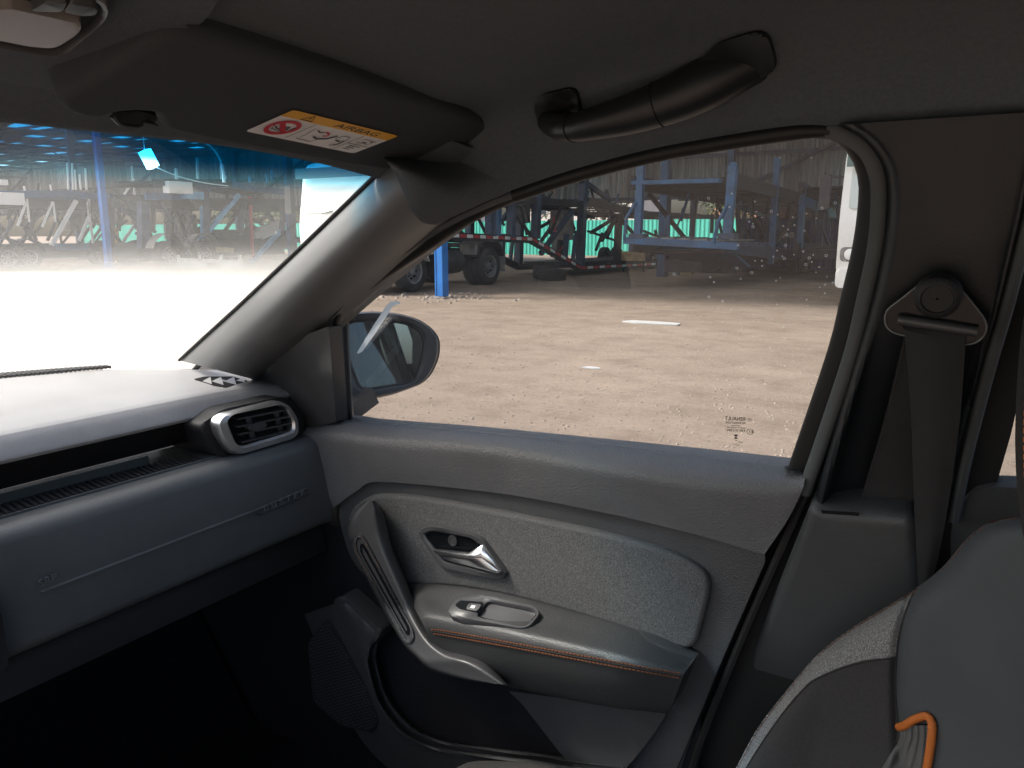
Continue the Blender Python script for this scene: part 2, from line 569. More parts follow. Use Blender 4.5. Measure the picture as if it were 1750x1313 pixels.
def spl(pts, n, smooth=True):
    """resample an open polyline to n points evenly by length, through its points"""
    pts = [V(p) for p in pts]
    if smooth and len(pts) > 2:
        d = []
        for i in range(len(pts) - 1):
            a = pts[i - 1] if i > 0 else pts[i] * 2 - pts[i + 1]
            b = pts[i + 2] if i + 2 < len(pts) else pts[i + 1] * 2 - pts[i]
            for k in range(8):
                d.append(cr(a, pts[i], pts[i + 1], b, k / 8))
        d.append(pts[-1])
        pts = d
    L = [0]
    for i in range(len(pts) - 1): L.append(L[-1] + (pts[i + 1] - pts[i]).length)
    out, j = [], 0
    for k in range(n):
        s_ = L[-1] * k / (n - 1)
        while j < len(pts) - 2 and L[j + 1] < s_: j += 1
        w = (s_ - L[j]) / max(1e-9, L[j + 1] - L[j])
        out.append(pts[j].lerp(pts[j + 1], min(1, max(0, w))))
    return out

def rc(pts, r, seg=5):
    """round the corners of a closed 2D outline; a point may carry its own radius"""
    out = []
    N = len(pts)
    for i in range(N):
        p = V(pts[i][:2]); a = V(pts[i - 1][:2]); b = V(pts[(i + 1) % N][:2])
        q = pts[i][2] if len(pts[i]) > 2 else r
        da, db = (a - p), (b - p)
        ka, kb = min(q, da.length * 0.48), min(q, db.length * 0.48)
        if q <= 0 or ka < 1e-6:
            out.append(p); continue
        s_, e_ = p + da.normalized() * ka, p + db.normalized() * kb
        for k in range(seg + 1):
            t = k / seg
            out.append(s_ * (1 - t) ** 2 + p * 2 * t * (1 - t) + e_ * t * t)
    return out

def sheet(rows, m, nu=40, nv=None, vec=None, sv=True, su=True, b=None):
    """surface through rows of 3D points; vec gives it a thickness"""
    rows = [spl(r, nu, su) for r in rows]
    if nv is None:
        nv = (len(rows) - 1) * 6 + 1
    cols = [spl([r[i] for r in rows], nv, sv) for i in range(nu)]
    return grid(cols, m, vec, b)

def grid(cols, m, vec=None, b=None):
    b = b or MB()
    nu, nv = len(cols), len(cols[0])
    vs = [cols[i][j] for i in range(nu) for j in range(nv)]
    ix = lambda i, j: i * nv + j
    fs = [(ix(i, j), ix(i + 1, j), ix(i + 1, j + 1), ix(i, j + 1)) for i in range(nu - 1) for j in range(nv - 1)]
    if vec is not None:
        k = len(vs)
        vs = vs + [p + V(vec) for p in vs]
        fs += [tuple(q + k for q in reversed(f)) for f in fs]
        for i in range(nu - 1):
            for j, fl in ((0, 1), (nv - 1, 0)):
                a, c = ix(i, j), ix(i + 1, j)
                fs.append((a, a + k, c + k, c) if fl else (a, c, c + k, a + k))
        for j in range(nv - 1):
            for i, fl in ((0, 0), (nu - 1, 1)):
                a, c = ix(i, j), ix(i, j + 1)
                fs.append((a, a + k, c + k, c) if fl else (a, c, c + k, a + k))
    return b.add(vs, fs, m)

def plate_mesh(name, outline, vec, m, bev=0.0, seg=3, angle=38, extra=None):
    bm = bmesh.new()
    vec = V(vec)
    fv = [bm.verts.new(p) for p in outline]
    bv = [bm.verts.new(V(p) + vec) for p in outline]
    top = bm.faces.new(fv)
    bm.faces.new(list(reversed(bv)))
    N = len(fv)
    for i in range(N):
        j = (i + 1) % N
        bm.faces.new((fv[j], fv[i], bv[i], bv[j]))
    if bev > 0:
        bmesh.ops.bevel(bm, geom=list(top.edges), offset=bev, segments=seg, affect='EDGES', profile=0.5, clamp_overlap=True)
    bmesh.ops.recalc_face_normals(bm, faces=bm.faces)
    big = [f for f in bm.faces if len(f.verts) > 4]
    bmesh.ops.triangulate(bm, faces=big)
    me = bpy.data.meshes.new(name)
    bm.to_mesh(me)
    bm.free()
    me.materials.append(M[m] if isinstance(m, str) else m)
    me.polygons.foreach_set('use_smooth', [True] * len(me.polygons))
    me.set_sharp_from_angle(angle=R(angle))
    return me

def plate(name, outline, vec, m, bev=0.0, parent=None, label=None, kind=None, seg=3, angle=38):
    return link(name, plate_mesh(name, outline, vec, m, bev, seg, angle), parent, label, kind)

def pillow(name, outline, nrm, r, depth, m, parent=None, n=220, steps=6, label=None, angle=60):
    """soft pad: outline (3D, flat), rounded over at radius r towards nrm, its back standing depth behind"""
    pts = [V(p) for p in outline]
    P = spl(pts + [pts[0]], n + 1, False)[:-1]
    nrm = V(nrm).normalized()
    area = sum(((P[i] - P[0]).cross(P[(i + 1) % n] - P[0])).dot(nrm) for i in range(n))
    sg = 1 if area > 0 else -1
    N = []
    for i in range(n):
        t = V((0, 0, 0))
        for k in range(-3, 4):
            t = t + (P[(i + k + 1) % n] - P[(i + k - 1) % n]).normalized()
        N.append(nrm.cross(t.normalized()) * sg)
    rings = [[p - nrm * depth for p in P]]
    for k in range(steps + 1):
        a = math.pi / 2 * k / steps
        rings.append([p + q * (r * (1 - math.cos(a))) - nrm * (r * (1 - math.sin(a))) for p, q in zip(P, N)])
    b = MB()
    vs = [p for g in rings for p in g]
    L = len(rings)
    fs = [(j * n + i, j * n + (i + 1) % n, (j + 1) * n + (i + 1) % n, (j + 1) * n + i) for j in range(L - 1) for i in range(n)]
    fs += [tuple((L - 1) * n + i for i in range(n)), tuple(i for i in reversed(range(n)))]
    b.add(vs, fs, m)
    me = b.mesh(name, angle=angle)
    bm = bmesh.new(); bm.from_mesh(me)
    bmesh.ops.triangulate(bm, faces=[f for f in bm.faces if len(f.verts) > 4])
    bm.to_mesh(me); bm.free()
    return link(name, me, parent, label)

def rad_resample(pts, c, n):
    """points of a closed star-shaped 2D outline at n even angles round c"""
    out = []
    N = len(pts)
    for k in range(n):
        t = 2 * math.pi * k / n
        d = V((math.cos(t), math.sin(t)))
        best = None
        for i in range(N):
            a, b = V(pts[i][:2]) - c, V(pts[(i + 1) % N][:2]) - c
            e = b - a
            den = d.x * e.y - d.y * e.x
            if abs(den) < 1e-12: continue
            s_ = (a.x * e.y - a.y * e.x) / den
            u = (a.x * d.y - a.y * d.x) / den
            if s_ > 0 and -1e-6 <= u <= 1 + 1e-6 and (best is None or s_ > best): best = s_
        out.append(c + d * (best or 0))
    return out

def ring(b, outer, inner, proj_out, proj_in, depth_out, depth_in, m, n=72, lip=0.0):
    """moulded frame between two photo outlines; falls back along depth_out outside and depth_in inside"""
    c = V((sum(p[0] for p in inner) / len(inner), sum(p[1] for p in inner) / len(inner)))
    o2, i2 = rad_resample(outer, c, n), rad_resample(inner, c, n)
    rows = []
    o3 = [proj_out(p.x, p.y) for p in o2]
    i3 = [proj_in(p.x, p.y) for p in i2]
    do, di = V(depth_out), V(depth_in)
    rows.append([p + do for p in o3])
    rows.append([p + do * 0.25 for p in o3])
    rows.append([p.lerp(q, 0.22) for p, q in zip(o3, i3)])
    rows.append([p.lerp(q, 0.78) for p, q in zip(o3, i3)])
    rows.append([q + di * 0.25 for q in i3])
    rows.append([q + di for q in i3])
    vs = [p for r in rows for p in r]
    fs = []
    for i in range(len(rows) - 1):
        for k in range(n):
            l = (k + 1) % n
            fs.append((i * n + k, i * n + l, (i + 1) * n + l, (i + 1) * n + k))
    return b.add(vs, fs, m)

def text_tris(txt, size=1.0, bold=0.0):
    cu = bpy.data.curves.new('t', 'FONT')
    cu.body = txt
    cu.size = size
    cu.resolution_u = 3
    cu.offset = bold
    o = bpy.data.objects.new('t', cu)
    COL.objects.link(o)
    dg = bpy.context.evaluated_depsgraph_get()
    dg.update()
    me = bpy.data.meshes.new_from_object(o.evaluated_get(dg))
    vs = [v.co.copy() for v in me.vertices]
    fs = [tuple(p.vertices) for p in me.polygons]
    bpy.data.objects.remove(o)
    bpy.data.curves.remove(cu)
    bpy.data.meshes.remove(me)
    return vs, fs

def put_text(b, txt, org, u, v, m, width, nrm=None, th=0.0, hgt=None, bold=0.0):
    """flat or raised lettering: baseline starts at org, runs along u, rises along v"""
    vs, fs = text_tris(txt, 1.0, bold)
    w = max(p.x for p in vs)
    k = width / w
    hy = max(p.y for p in vs)
    ky = k if hgt is None else hgt / hy
    org, u, v = V(org), V(u), V(v)
    n = nrm if nrm is not None else V((0, 0, 0))
    P = [org + u * (p.x * k) + v * (p.y * ky) + n * th for p in vs]
    b.add(P, fs, m)
    if th > 0:
        Q = [p - n * th for p in P]
        cnt = {}
        for f in fs:
            for i in range(len(f)):
                e = (f[i], f[(i + 1) % len(f)])
                cnt[tuple(sorted(e))] = cnt.get(tuple(sorted(e)), 0) + 1
        ed = [e for e, c in cnt.items() if c == 1]
        L = len(P)
        b.add(P + Q, [(a, c, c + L, a + L) for a, c in ed], m)
    return b

def stroke(b, pts, w, m, closed=False):
    """flat line of width w through coplanar 3D points"""
    pts = [V(p) for p in pts]
    N = len(pts)
    nr = None
    for i in range(1, N - 1):
        c = (pts[i] - pts[0]).cross(pts[i + 1] - pts[0])
        if c.length > 1e-12:
            nr = c.normalized(); break
    if nr is None: return b
    return ribbon(b, pts, w, m, nr, closed)

from mathutils.bvhtree import BVHTree
_trees = {}
def on(o, px, py, lift=0.0):
    """where the sight line of a photo point meets an object already built, raised towards the viewer"""
    if o.name not in _trees:
        w = wloc(o)
        _trees[o.name] = BVHTree.FromPolygons([v.co + w for v in o.data.vertices], [tuple(p.vertices) for p in o.data.polygons])
    d = ray(px, py).normalized()
    hit = _trees[o.name].ray_cast(EYE, d)[0]
    return None if hit is None else hit - d * lift

def ribbon(b, pts, w, m, nr, closed=False):
    pts = [V(p) for p in pts]
    N = len(pts)
    vs, fs = [], []
    for i, p in enumerate(pts):
        a = pts[(i - 1) % N] if (i or closed) else p
        c = pts[(i + 1) % N] if (i < N - 1 or closed) else p
        s_ = (c - a).cross(nr).normalized() * (w / 2)
        vs += [p - s_, p + s_]
    for i in range(N if closed else N - 1):
        j = (i + 1) % N
        fs.append((2 * i, 2 * i + 1, 2 * j + 1, 2 * j))
    return b.add(vs, fs, m)

# ================================================================ SETTING
b = MB()
gx = [-420, -120, -60, -30, -12, 0, 12, 60, 400]
gy = [-400, -100, -30, 0, 13, 26, 40, 80, 420]
vs = [V((x, y, 0)) for x in gx for y in gy]
fs = [(i * 9 + j, (i + 1) * 9 + j, (i + 1) * 9 + j + 1, i * 9 + j + 1) for i in range(8) for j in range(8)]
b.add(vs, fs, 'ground')
b.build('ground', kind='structure', smooth=False)

# loose stones on the yard, thicker near the car and round the column foot
b = MB()
rs = random.Random(3)
def pebble(b, x, y, r):
    vs = []
    for (a, e) in ((0, 0), (1.05, 0), (2.1, 0), (3.14, 0), (4.2, 0), (5.2, 0)):
        q = r * rs.uniform(0.7, 1.2)
        vs.append(V((x + math.cos(a) * q, y + math.sin(a) * q, -0.002)))
    top = [V((x + (p.x - x) * 0.5, y + (p.y - y) * 0.5, r * rs.uniform(0.35, 0.75))) for p in vs]
    b.add(vs + top, [(i, (i + 1) % 6, (i + 1) % 6 + 6, i + 6) for i in range(6)] + [(6, 7, 8, 9, 10, 11)], 'stone')
for i in range(4200):
    px, py = rs.uniform(480, 1480), 495 + 330 * rs.random() ** 0.8
    p = PZ(px, py, 0)
    pebble(b, p.x, p.y, rs.choice((0.003, 0.004, 0.004, 0.005, 0.007, 0.010)) * (1 + p.y / 12))
for i in range(110):
    a, d = rs.uniform(0, 6.28), rs.gauss(0, 0.75)
    pebble(b, -10.4 + math.cos(a) * d * 1.3, 13.7 + math.sin(a) * d, rs.uniform(0.02, 0.075))
b.build('gravel', kind='stuff', smooth=False)

# ---------------------------------------------------------------- open shed over the transporters
SHX0, SHX1, SHY0, SHY1, SHZ = -92.0, 7.0, 12.6, 37.0, 7.1
shed = thing('open_shed', (-42, 25, 0), 'long open-sided shed on blue steel columns sheltering parked car transporters', 'shed')
def rz(y): return SHZ + 0.004 * (y - SHY0)
sky_cells = set()
cw, cd = 1.25, 3.05
nx, ny = int((SHX1 - SHX0) / cw), 8
for i in range(nx):
    for j in range(ny):
        if (i * 3 + j * 5) % 7 == 0 or (i * 2 + j * 3) % 11 == 4:
            sky_cells.add((i, j))
rb, n_sky = MB(), 0
proto = None
for i in range(nx):
    for j in range(ny):
        x, y = SHX0 + i * cw, SHY0 + j * cd
        ys = [y, y + cd]
        if (i, j) in sky_cells:
            m_ = MB()
            if proto is None:
                m_.add([(0, 0.25, 0.03), (cw, 0.25, 0.03), (cw, cd - 0.25, 0.04), (0, cd - 0.25, 0.04)], [(0, 1, 2, 3)], 'skylight')
                proto = m_.mesh('skylight', smooth=False, fix=False)
            o = bpy.data.objects.new('skylight', proto)
            COL.objects.link(o)
            o.parent = shed
            o.location = V((x, y, rz(y))) - shed.location
            rb.box((x + cw / 2, y + 0.125, rz(y) + 0.02), (cw, 0.25, 0.03), 'roofsteel')
            rb.box((x + cw / 2, y + cd - 0.125, rz(y + cd) + 0.005), (cw, 0.25, 0.03), 'roofsteel')
        else:
            rb.add([(x, ys[0], rz(ys[0])), (x + cw, ys[0], rz(ys[0])), (x + cw, ys[1], rz(ys[1])), (x, ys[1], rz(ys[1]))], [(0, 1, 2, 3)], 'roofsteel')
rb.build('roof', shed, smooth=False, fix=False)
colx = [-92, -73, -54, -29.1, -10.4, 6.5]
pb = MB()
for j in range(ny * 2 + 1):
    y = SHY0 + j * cd / 2
    pb.box(((SHX0 + SHX1) / 2, y, rz(y) - 0.09), (SHX1 - SHX0, 0.07, 0.14), 'navy')
pb.build('purlin', shed, kind='stuff')
for x in colx:
    cy_ = 17.3 if x == -29.1 else 13.72
    c = MB()
    for (dx, w, t) in ((-0.09, 0.03, 0.22), (0.09, 0.03, 0.22)):
        c.box((x + dx, cy_, SHZ / 2 - 0.03), (w, t, SHZ - 0.15), 'column')
    c.box((x, cy_, SHZ / 2 - 0.03), (0.16, 0.19, SHZ - 0.16), 'column')
    c.box((x, cy_, 0.012), (0.42, 0.42, 0.024), 'grime')
    c.build('column', shed)
    t = MB()
    y0, y1 = 13.72, 36.8
    t.beam((x, y0, rz(y0) - 0.24), (x, y1, rz(y1) - 0.24), 0.12, 0.14, 'navy')
    t.beam((x, y0, rz(y0) - 1.0), (x, y1, rz(y1) - 1.0), 0.12, 0.14, 'navy')
    for k in range(14):
        ya, yb_ = y0 + k * (y1 - y0) / 14, y0 + (k + 1) * (y1 - y0) / 14
        t.beam((x, ya, rz(ya) - (0.24 if k % 2 else 1.0)), (x, yb_, rz(yb_) - (1.0 if k % 2 else 0.24)), 0.06, 0.06, 'navy')
    t.build('roof_truss', shed)
for x in (-80, -60, -44, -27, -9.5, 6.4):
    c = MB()
    c.box((x, 24.6, 3.5), (0.26, 0.28, 7.0), 'blue')
    c.box((x + 0.14, 24.6, 3.5), (0.03, 0.36, 6.95), 'navy')
    c.build('column', shed)
    c = MB()
    c.box((x - 1.5, 36.7, 3.5), (0.28, 0.28, 7.0), 'blue')
    c.build('column', shed)
# back wall: weathered corrugated sheets hung above head height
def corrugated(w, h, n, d, mname, t=0.0):
    b = MB()
    xs = []
    for k in range(n):
        a = k * w / n
        xs += [(a, 0), (a + w / n * 0.32, 0), (a + w / n * 0.5, -d), (a + w / n * 0.82, -d)]
    xs.append((w, 0))
    vs = [V((x, y, 0)) for x, y in xs] + [V((x, y, h)) for x, y in xs]
    N = len(xs)
    return b.add(vs, [(i, i + 1, N + i + 1, N + i) for i in range(N - 1)], mname)
clad = corrugated(0.98, 4.25, 3, 0.05, 'cladding').mesh('cladding_sheet', smooth=False)
for k in range(100):
    o = bpy.data.objects.new('cladding_sheet', clad)
    COL.objects.link(o)
    o.parent = shed
    o.location = V((SHX0 + k * 0.98, 37.0 + (k % 2) * 0.012, 2.95 + rs.choice((0, 0, 0.06, -0.05, 0.1)))) - shed.location
g = MB()
for z in (3.1, 5.0, 6.9):
    g.box(((SHX0 + SHX1) / 2, 36.86, z), (SHX1 - SHX0, 0.1, 0.16), 'navy')
for x in (-80, -61, -45, -28, -11):
    g.beam((x, 36.7, 3.2), (x + 8, 36.7, 6.9), 0.14, 0.14, 'navy')
g.build('wall_girt', shed)

# hanging lamp and loose cable under the shed edge, seen through the windscreen
lamp = thing('hanging_lamp', PX(250, 265, -21), 'tilted white tube lamp hanging on a cable under the shed edge', 'lamp')
p0, p1 = PX(247, 258, -21), PX(262, 286, -21)
m_ = MB()
m_.beam(p0, p1, 0.26, 0.26, 'lit')
m_.build('lamp_body', lamp)
m_ = MB()
m_.tube([p0, V((p0.x, p0.y, SHZ))], 0.012, 'lampwhite', 6)
m_.build('cable', lamp)
pts = [PX(x, y, -21) for x, y in ((262, 284), (300, 300), (345, 312), (390, 318))]
m_ = MB()
m_.tube(spl(pts, 14), 0.016, 'lampwhite', 6)
tag(m_.build('power_cable'), 'thin pale cable sagging from the tilted tube lamp', 'cable')
pts = [PX(x, y, -20) for x, y in ((345, 240), (362, 252), (374, 268), (381, 290), (383, 312))]
m_ = MB()
m_.tube(spl(pts, 16), [0.03] * 10 + [0.05] * 6, 'lampwhite', 6)
tag(m_.build('hose'), 'pale curved hose drooping below the shed roof edge', 'hose')

# ---------------------------------------------------------------- teal sheet fence and what stands beyond
fence = thing('sheet_fence', (-30, 46, 0), 'long teal corrugated sheet fence behind the shed', 'fence')
fp = corrugated(1.1, 2.25, 4, 0.04, 'teal').mesh('fence_panel', smooth=False)
for k in range(92):
    o = bpy.data.objects.new('fence_panel', fp)
    COL.objects.link(o)
    o.parent = fence
    o.location = V((-82 + k * 1.1, 46 + (k % 2) * 0.01, 0)) - fence.location
b = MB()
for k in range(47):
    b.box((-82 + k * 2.2, 46.12, 1.1), (0.08, 0.08, 2.2), 'grime')
b.build('fence_post', fence, kind='stuff')
sf = thing('sheet_fence', (0, -24, 0), 'teal corrugated sheet fence across the yard on the driver side', 'fence')  # unseen fence, added for its reflection in the door mirror
for k in range(50):
    o = bpy.data.objects.new('fence_panel', fp)
    COL.objects.link(o)
    o.parent = sf
    o.location = V((-20 + k * 1.1, -24 + (k % 2) * 0.01, 0)) - sf.location

def tree(x, y, h, r, seed, label, bare=False):
    q = random.Random(seed)
    t = thing('tree', (x, y, 0), label, 'tree', 'trees beyond the teal fence')
    b = MB()
    b.tube([(x, y, 0), (x + .1, y, h * .3), (x, y + .1, h * .55), (x + .1, y, h * .8)], [h * .03, h * .024, h * .016, h * .007], 'bark', 8)
    tips = []
    for k in range(14 if bare else 9):
        a = q.uniform(0, 6.28); z = h * q.uniform(.28, .62)
        e = V((x + math.cos(a) * r * q.uniform(.5, 1), y + math.sin(a) * r * q.uniform(.5, 1), z + h * q.uniform(.12, .35)))
        s_ = V((x, y, z))
        mid = s_.lerp(e, .5) + V((0, 0, h * .04))
        b.tube([s_, mid, e], [h * .011, h * .007, h * .003], 'bark', 5)
        tips.append(e)
        if bare:
            for j in range(4):
                f = e + V((q.uniform(-1, 1), q.uniform(-1, 1), q.uniform(.1, 1))) * r * .4
                b.tube([mid.lerp(e, q.uniform(.2, 1)), f], [h * .004, h * .0015], 'bark', 4)
    b.build('trunk', t)
    b = MB()
    for k in range(500 if bare else 2400):
        c = q.choice(tips)
        p = c + V((q.gauss(0, 1), q.gauss(0, 1), q.gauss(0, .8))) * r * (.34 if bare else .3)
        u = V((q.uniform(-1, 1), q.uniform(-1, 1), q.uniform(-1, 1))).normalized()
        w = u.orthogonal().normalized()
        s_ = q.uniform(.10, .22)
        b.add([p - u * s_, p + w * s_ * .5, p + u * s_, p - w * s_ * .5], [(0, 1, 2, 3)], 'leaf')
    b.build('crown', t, smooth=False, fix=False)
tree(-16.5, 60, 6.5, 2.8, 1, 'leafy green tree showing in the gap above the teal fence')
tree(-12.5, 63, 5.5, 2.4, 2, 'low round tree beside the leafy green one beyond the fence')
tree(-34, 58, 7, 2.6, 4, 'thin half-bare tree standing farther forward beyond the teal fence', True)
tree(-29, 61, 6.5, 2.4, 5, 'bare twiggy tree in the middle beyond the teal fence', True)
tree(-64, 62, 7, 3.6, 6, 'broad bushy tree far forward beyond the teal fence')
tree(-78, 64, 6, 3.2, 8, 'far bushy tree at the forward end of the fence')

def house(x, y, w, d, h, label, tile=True):
    t = thing('house', (x, y, 0), label, 'house', 'houses beyond the fence')
    b = MB(); b.box((x, y, h / 2), (w, d, h), 'plaster'); b.build('wall', t)
    b = MB()
    b.add([(x - w / 2 - .3, y - d / 2 - .3, h), (x + w / 2 + .3, y - d / 2 - .3, h), (x + w / 2 + .3, y + d / 2 + .3, h), (x - w / 2 - .3, y + d / 2 + .3, h),
           (x - w / 2 - .3, y, h + 1.6), (x + w / 2 + .3, y, h + 1.6)], [(0, 1, 5, 4), (2, 3, 4, 5), (0, 4, 3), (1, 2, 5), (3, 2, 1, 0)], 'rooftile')
    b.build('roof', t, smooth=False)
    n = int(w / 2.4)
    for k in range(n):
        wx = x - w / 2 + (k + .5) * w / n
        for z in [1.5] + ([4.2] if h > 5 else []):
            f = MB(); f.box((wx, y - d / 2 - .02, z), (1.1, .08, 1.2), 'lampwhite'); fo = f.build('window', t)
            f = MB(); f.box((wx, y - d / 2 - .075, z), (.94, .03, 1.04), 'winglass'); f.build('pane', fo)
house(-44, 88, 16, 8, 5.6, 'pale two-storey house with tiled roof seen between the transporters')
house(-22, 92, 13, 8, 3.2, 'low pale house with tiled roof beyond the trees')
house(-4, 90, 14, 8, 5.6, 'pale house with tiled roof behind the blue sheet container')
house(-74, 94, 20, 8, 5.6, 'far pale house at the forward end of the fence')

# ---------------------------------------------------------------- vehicles in the shed
def wheel(parent, x, y, r, w, side, rim='rim', name='wheel'):
    """side +1: outer face looks towards +X"""
    t = MB()
    h = w / 2
    prof = [(-h * .75, r * .56), (-h, r * .64), (-h, r * .9), (-h * .82, r * .975), (-h * .7, r), (h * .7, r), (h * .82, r * .975), (h, r * .9), (h, r * .64), (h * .75, r * .56)]
    t.lathe(prof, (x, y, r), (1, 0, 0), 'tyre', 36)
    for k in range(36):
        a = 2 * math.pi * k / 36
        c = V((x, y + math.cos(a) * r * 1.0, r + math.sin(a) * r * 1.0))
        t.box(c, (w * .62, r * .07, r * .03), 'tyre', Matrix.Rotation(a - math.pi / 2, 3, 'X'))
    o = t.build(name, parent)
    q = MB()
    s_ = side
    q.lathe([(s_ * h * .78, r * .57), (s_ * h * .95, r * .60), (s_ * h * .86, r * .53), (s_ * h * .1, r * .50), (s_ * h * .05, r * .40), (s_ * h * .22, r * .27), (s_ * h * .25, r * .22), (s_ * h * .6, r * .2), (s_ * h * .66, r * .14), (s_ * h * .66, 0.001)], (x, y, r), (1, 0, 0), rim, 36)
    for k in range(8):
        a = 2 * math.pi * k / 8
        c = V((x + s_ * h * .17, y + math.cos(a) * r * .35, r + math.sin(a) * r * .35))
        q.cyl(c - V((.04, 0, 0)), c + V((.045, 0, 0)), r * .045, 'cavity', 10)
    q.build('rim', o)
    return o

def fender(parent, x, y, r, w, mname='dark', name='mudguard', a0=15, a1=165):
    m_ = MB()
    cols = []
    for k in range(15):
        a = R(a0 + (a1 - a0) * k / 14)
        cols.append([V((x - w / 2, y + math.cos(a) * r, r * .92 + math.sin(a) * r)), V((x + w / 2, y + math.cos(a) * r, r * .92 + math.sin(a) * r))])
    grid(cols, mname, (0, 0, .03), m_)
    return m_.build(name, parent)

def tractor(xc, yf, label, whl=True):
    """cab-over tractor unit, nose towards -Y, front at y = yf"""
    t = thing('truck', (xc, yf + 3, 0), label, 'truck', 'white cab-over trucks under the shed')
    W = 2.46
    def cabsec(z):
        if z < 1.9: return yf + .02
        return yf + .02 + (z - 1.9) * .16
    bm_ = MB()
    prof = [(yf + .06, .62), (yf, .8), (yf, 1.55), (yf + .03, 1.85), (yf + .19, 2.85), (yf + .34, 3.02), (yf + .7, 3.12), (yf + 1.95, 3.22), (yf + 2.05, 3.1), (yf + 2.05, .9), (yf + 1.75, .9)]
    # front wheel arch
    wy = yf + 1.33
    for k in range(9):
        a = R(20 + 140 * k / 8)
        prof.append((wy + math.cos(a) * .62, .52 + math.sin(a) * .60))
    prof += [(yf + .55, .62)]
    outl = [V((xc - W / 2, y, z)) for y, z in prof]
    me = plate_mesh('cab', outl, (W, 0, 0), 'cabwhite', .05)
    link('cab', me, t)
    def front(x0, x1, z0, z1, m, d, name, bev=.02, r=.06):
        o2 = rc([(xc + x0, z0), (xc + x1, z0), (xc + x1, z1), (xc + x0, z1)], r)
        return plate(name, [V((p.x, cabsec(p.y) - d, p.y)) for p in o2], (0, .06, 0), m, bev, t)
    front(-1.08, 1.08, 1.88, 2.72, 'cabscreen', .03, 'windscreen')
    front(-.98, .98, 1.0, 1.22, 'dark', .012, 'grille', .01, .03)
    front(-.98, .98, 1.34, 1.48, 'dark', .012, 'grille', .01, .03)
    front(-.98, .98, .80, .90, 'dark', .012, 'grille', .01, .03)
    front(-1.22, 1.22, .34, .72, 'cabwhite', .05, 'bumper', .03, .08)
    for s_ in (-1, 1):
        front(s_ * .93 - .24, s_ * .93 + .24, .86, 1.14, 'rim', .03, 'headlight_frame', .02, .08)
        h_ = MB()
        h_.lathe([(0, .11), (-.03, .10), (-.045, .06), (-.05, .001)], (xc + s_ * .98, yf - .03, 1.0), (0, 1, 0), 'lampwhite', 20)
        h_.build('headlight', t)
        h_ = MB()
        h_.lathe([(0, .08), (-.03, .07), (-.04, .001)], (xc + s_ * .95, yf - .05, .54), (0, 1, 0), 'lampwhite', 16)
        h_.build('fog_light', t)
        # side window, door seam, mirror, step
        x_ = xc + s_ * (W / 2 + .004)
        o2 = rc([(yf + .28, 1.85), (yf + 1.28, 1.85), (yf + 1.28, 2.65), (yf + .42, 2.65)], .07)
        plate('side_window', [V((x_, p.x, p.y)) for p in o2], (-s_ * .04, 0, 0), 'cabglass', .01, t)
        d_ = MB()
        for (ya, za, yb_, zb) in ((.2, .95, .2, 2.75), (1.36, 1.2, 1.36, 2.75), (.2, 2.75, 1.36, 2.75)):
            d_.beam((x_, yf + ya, za), (x_, yf + yb_, zb), .012, .02, 'dark')
        d_.box((x_ + s_ * .02, yf + 1.2, 1.62), (.03, .16, .05), 'dark')
        d_.build('door', t)
        mm = MB()
        mm.beam((x_, yf + .25, 2.5), (x_ + s_ * .28, yf + .02, 2.5), .03, .03, 'dark')
        mm.box((x_ + s_ * .3, yf + 0, 2.2), (.2, .12, .66), 'dark')
        mm.build('wing_mirror', t)
        st = MB(); st.box((xc + s_ * 1.05, yf + .35, .45), (.3, .5, .12), 'dark'); st.build('step', t)
    v_ = MB(); v_.beam((xc - 1.15, yf - .12, 2.78), (xc + 1.15, yf - .12, 2.78), .03, .24, 'cabglass'); v_.build('sun_visor', t)
    for s_ in (-1, 1):
        w_ = MB(); w_.tube([V((xc + s_ * .45, yf - .02, 1.86)), V((xc + s_ * .1, yf - .02, 1.92))], .012, 'dark', 6); w_.build('wiper', t)
    ch = MB()
    for s_ in (-.42, .42):
        ch.box((xc + s_, yf + 3.4, .86), (.09, 5.2, .26), 'dark')
    ch.box((xc, yf + 4.9, 1.08), (.9, .9, .12), 'dark')
    ch.box((xc, yf + 2.7, .62), (2.0, 1.0, .5), 'dark')
    ch.build('chassis', t)
    tk = MB(); tk.tube([(xc + .98, yf + 2.35, .68), (xc + .98, yf + 3.35, .68)], .30, 'dark', 20); tk.build('fuel_tank', t)
    ex = MB(); ex.box((xc, yf + 2.25, 1.9), (1.7, .25, 1.9), 'dark'); ex.build('engine_intake', t)
    if whl:
        for s_ in (-1, 1):
            wheel(t, xc + s_ * 1.05, yf + 1.33, .51, .32, s_)
            wheel(t, xc + s_ * 1.09, yf + 4.62, .515, .30, s_)
            wheel(t, xc + s_ * .74, yf + 4.62, .515, .30, s_)
            fender(t, xc + s_ * .9, yf + 4.62, .66, .72)
            f_ = MB(); f_.box((xc + s_ * .95, yf + 5.34, .62), (.6, .02, .55), 'grime'); f_.box((xc + s_ * .95, yf + 3.98, .98), (.5, .12, .28), 'grime'); f_.build('mud_flap', t)
    return t
tractor(-13.22, 13.45, 'white cab-over truck coupled to the low-bed transporter behind the front blue column')
tractor(-1.55, 16.6, 'white cab-over truck parked beside the rear edge of the side window')

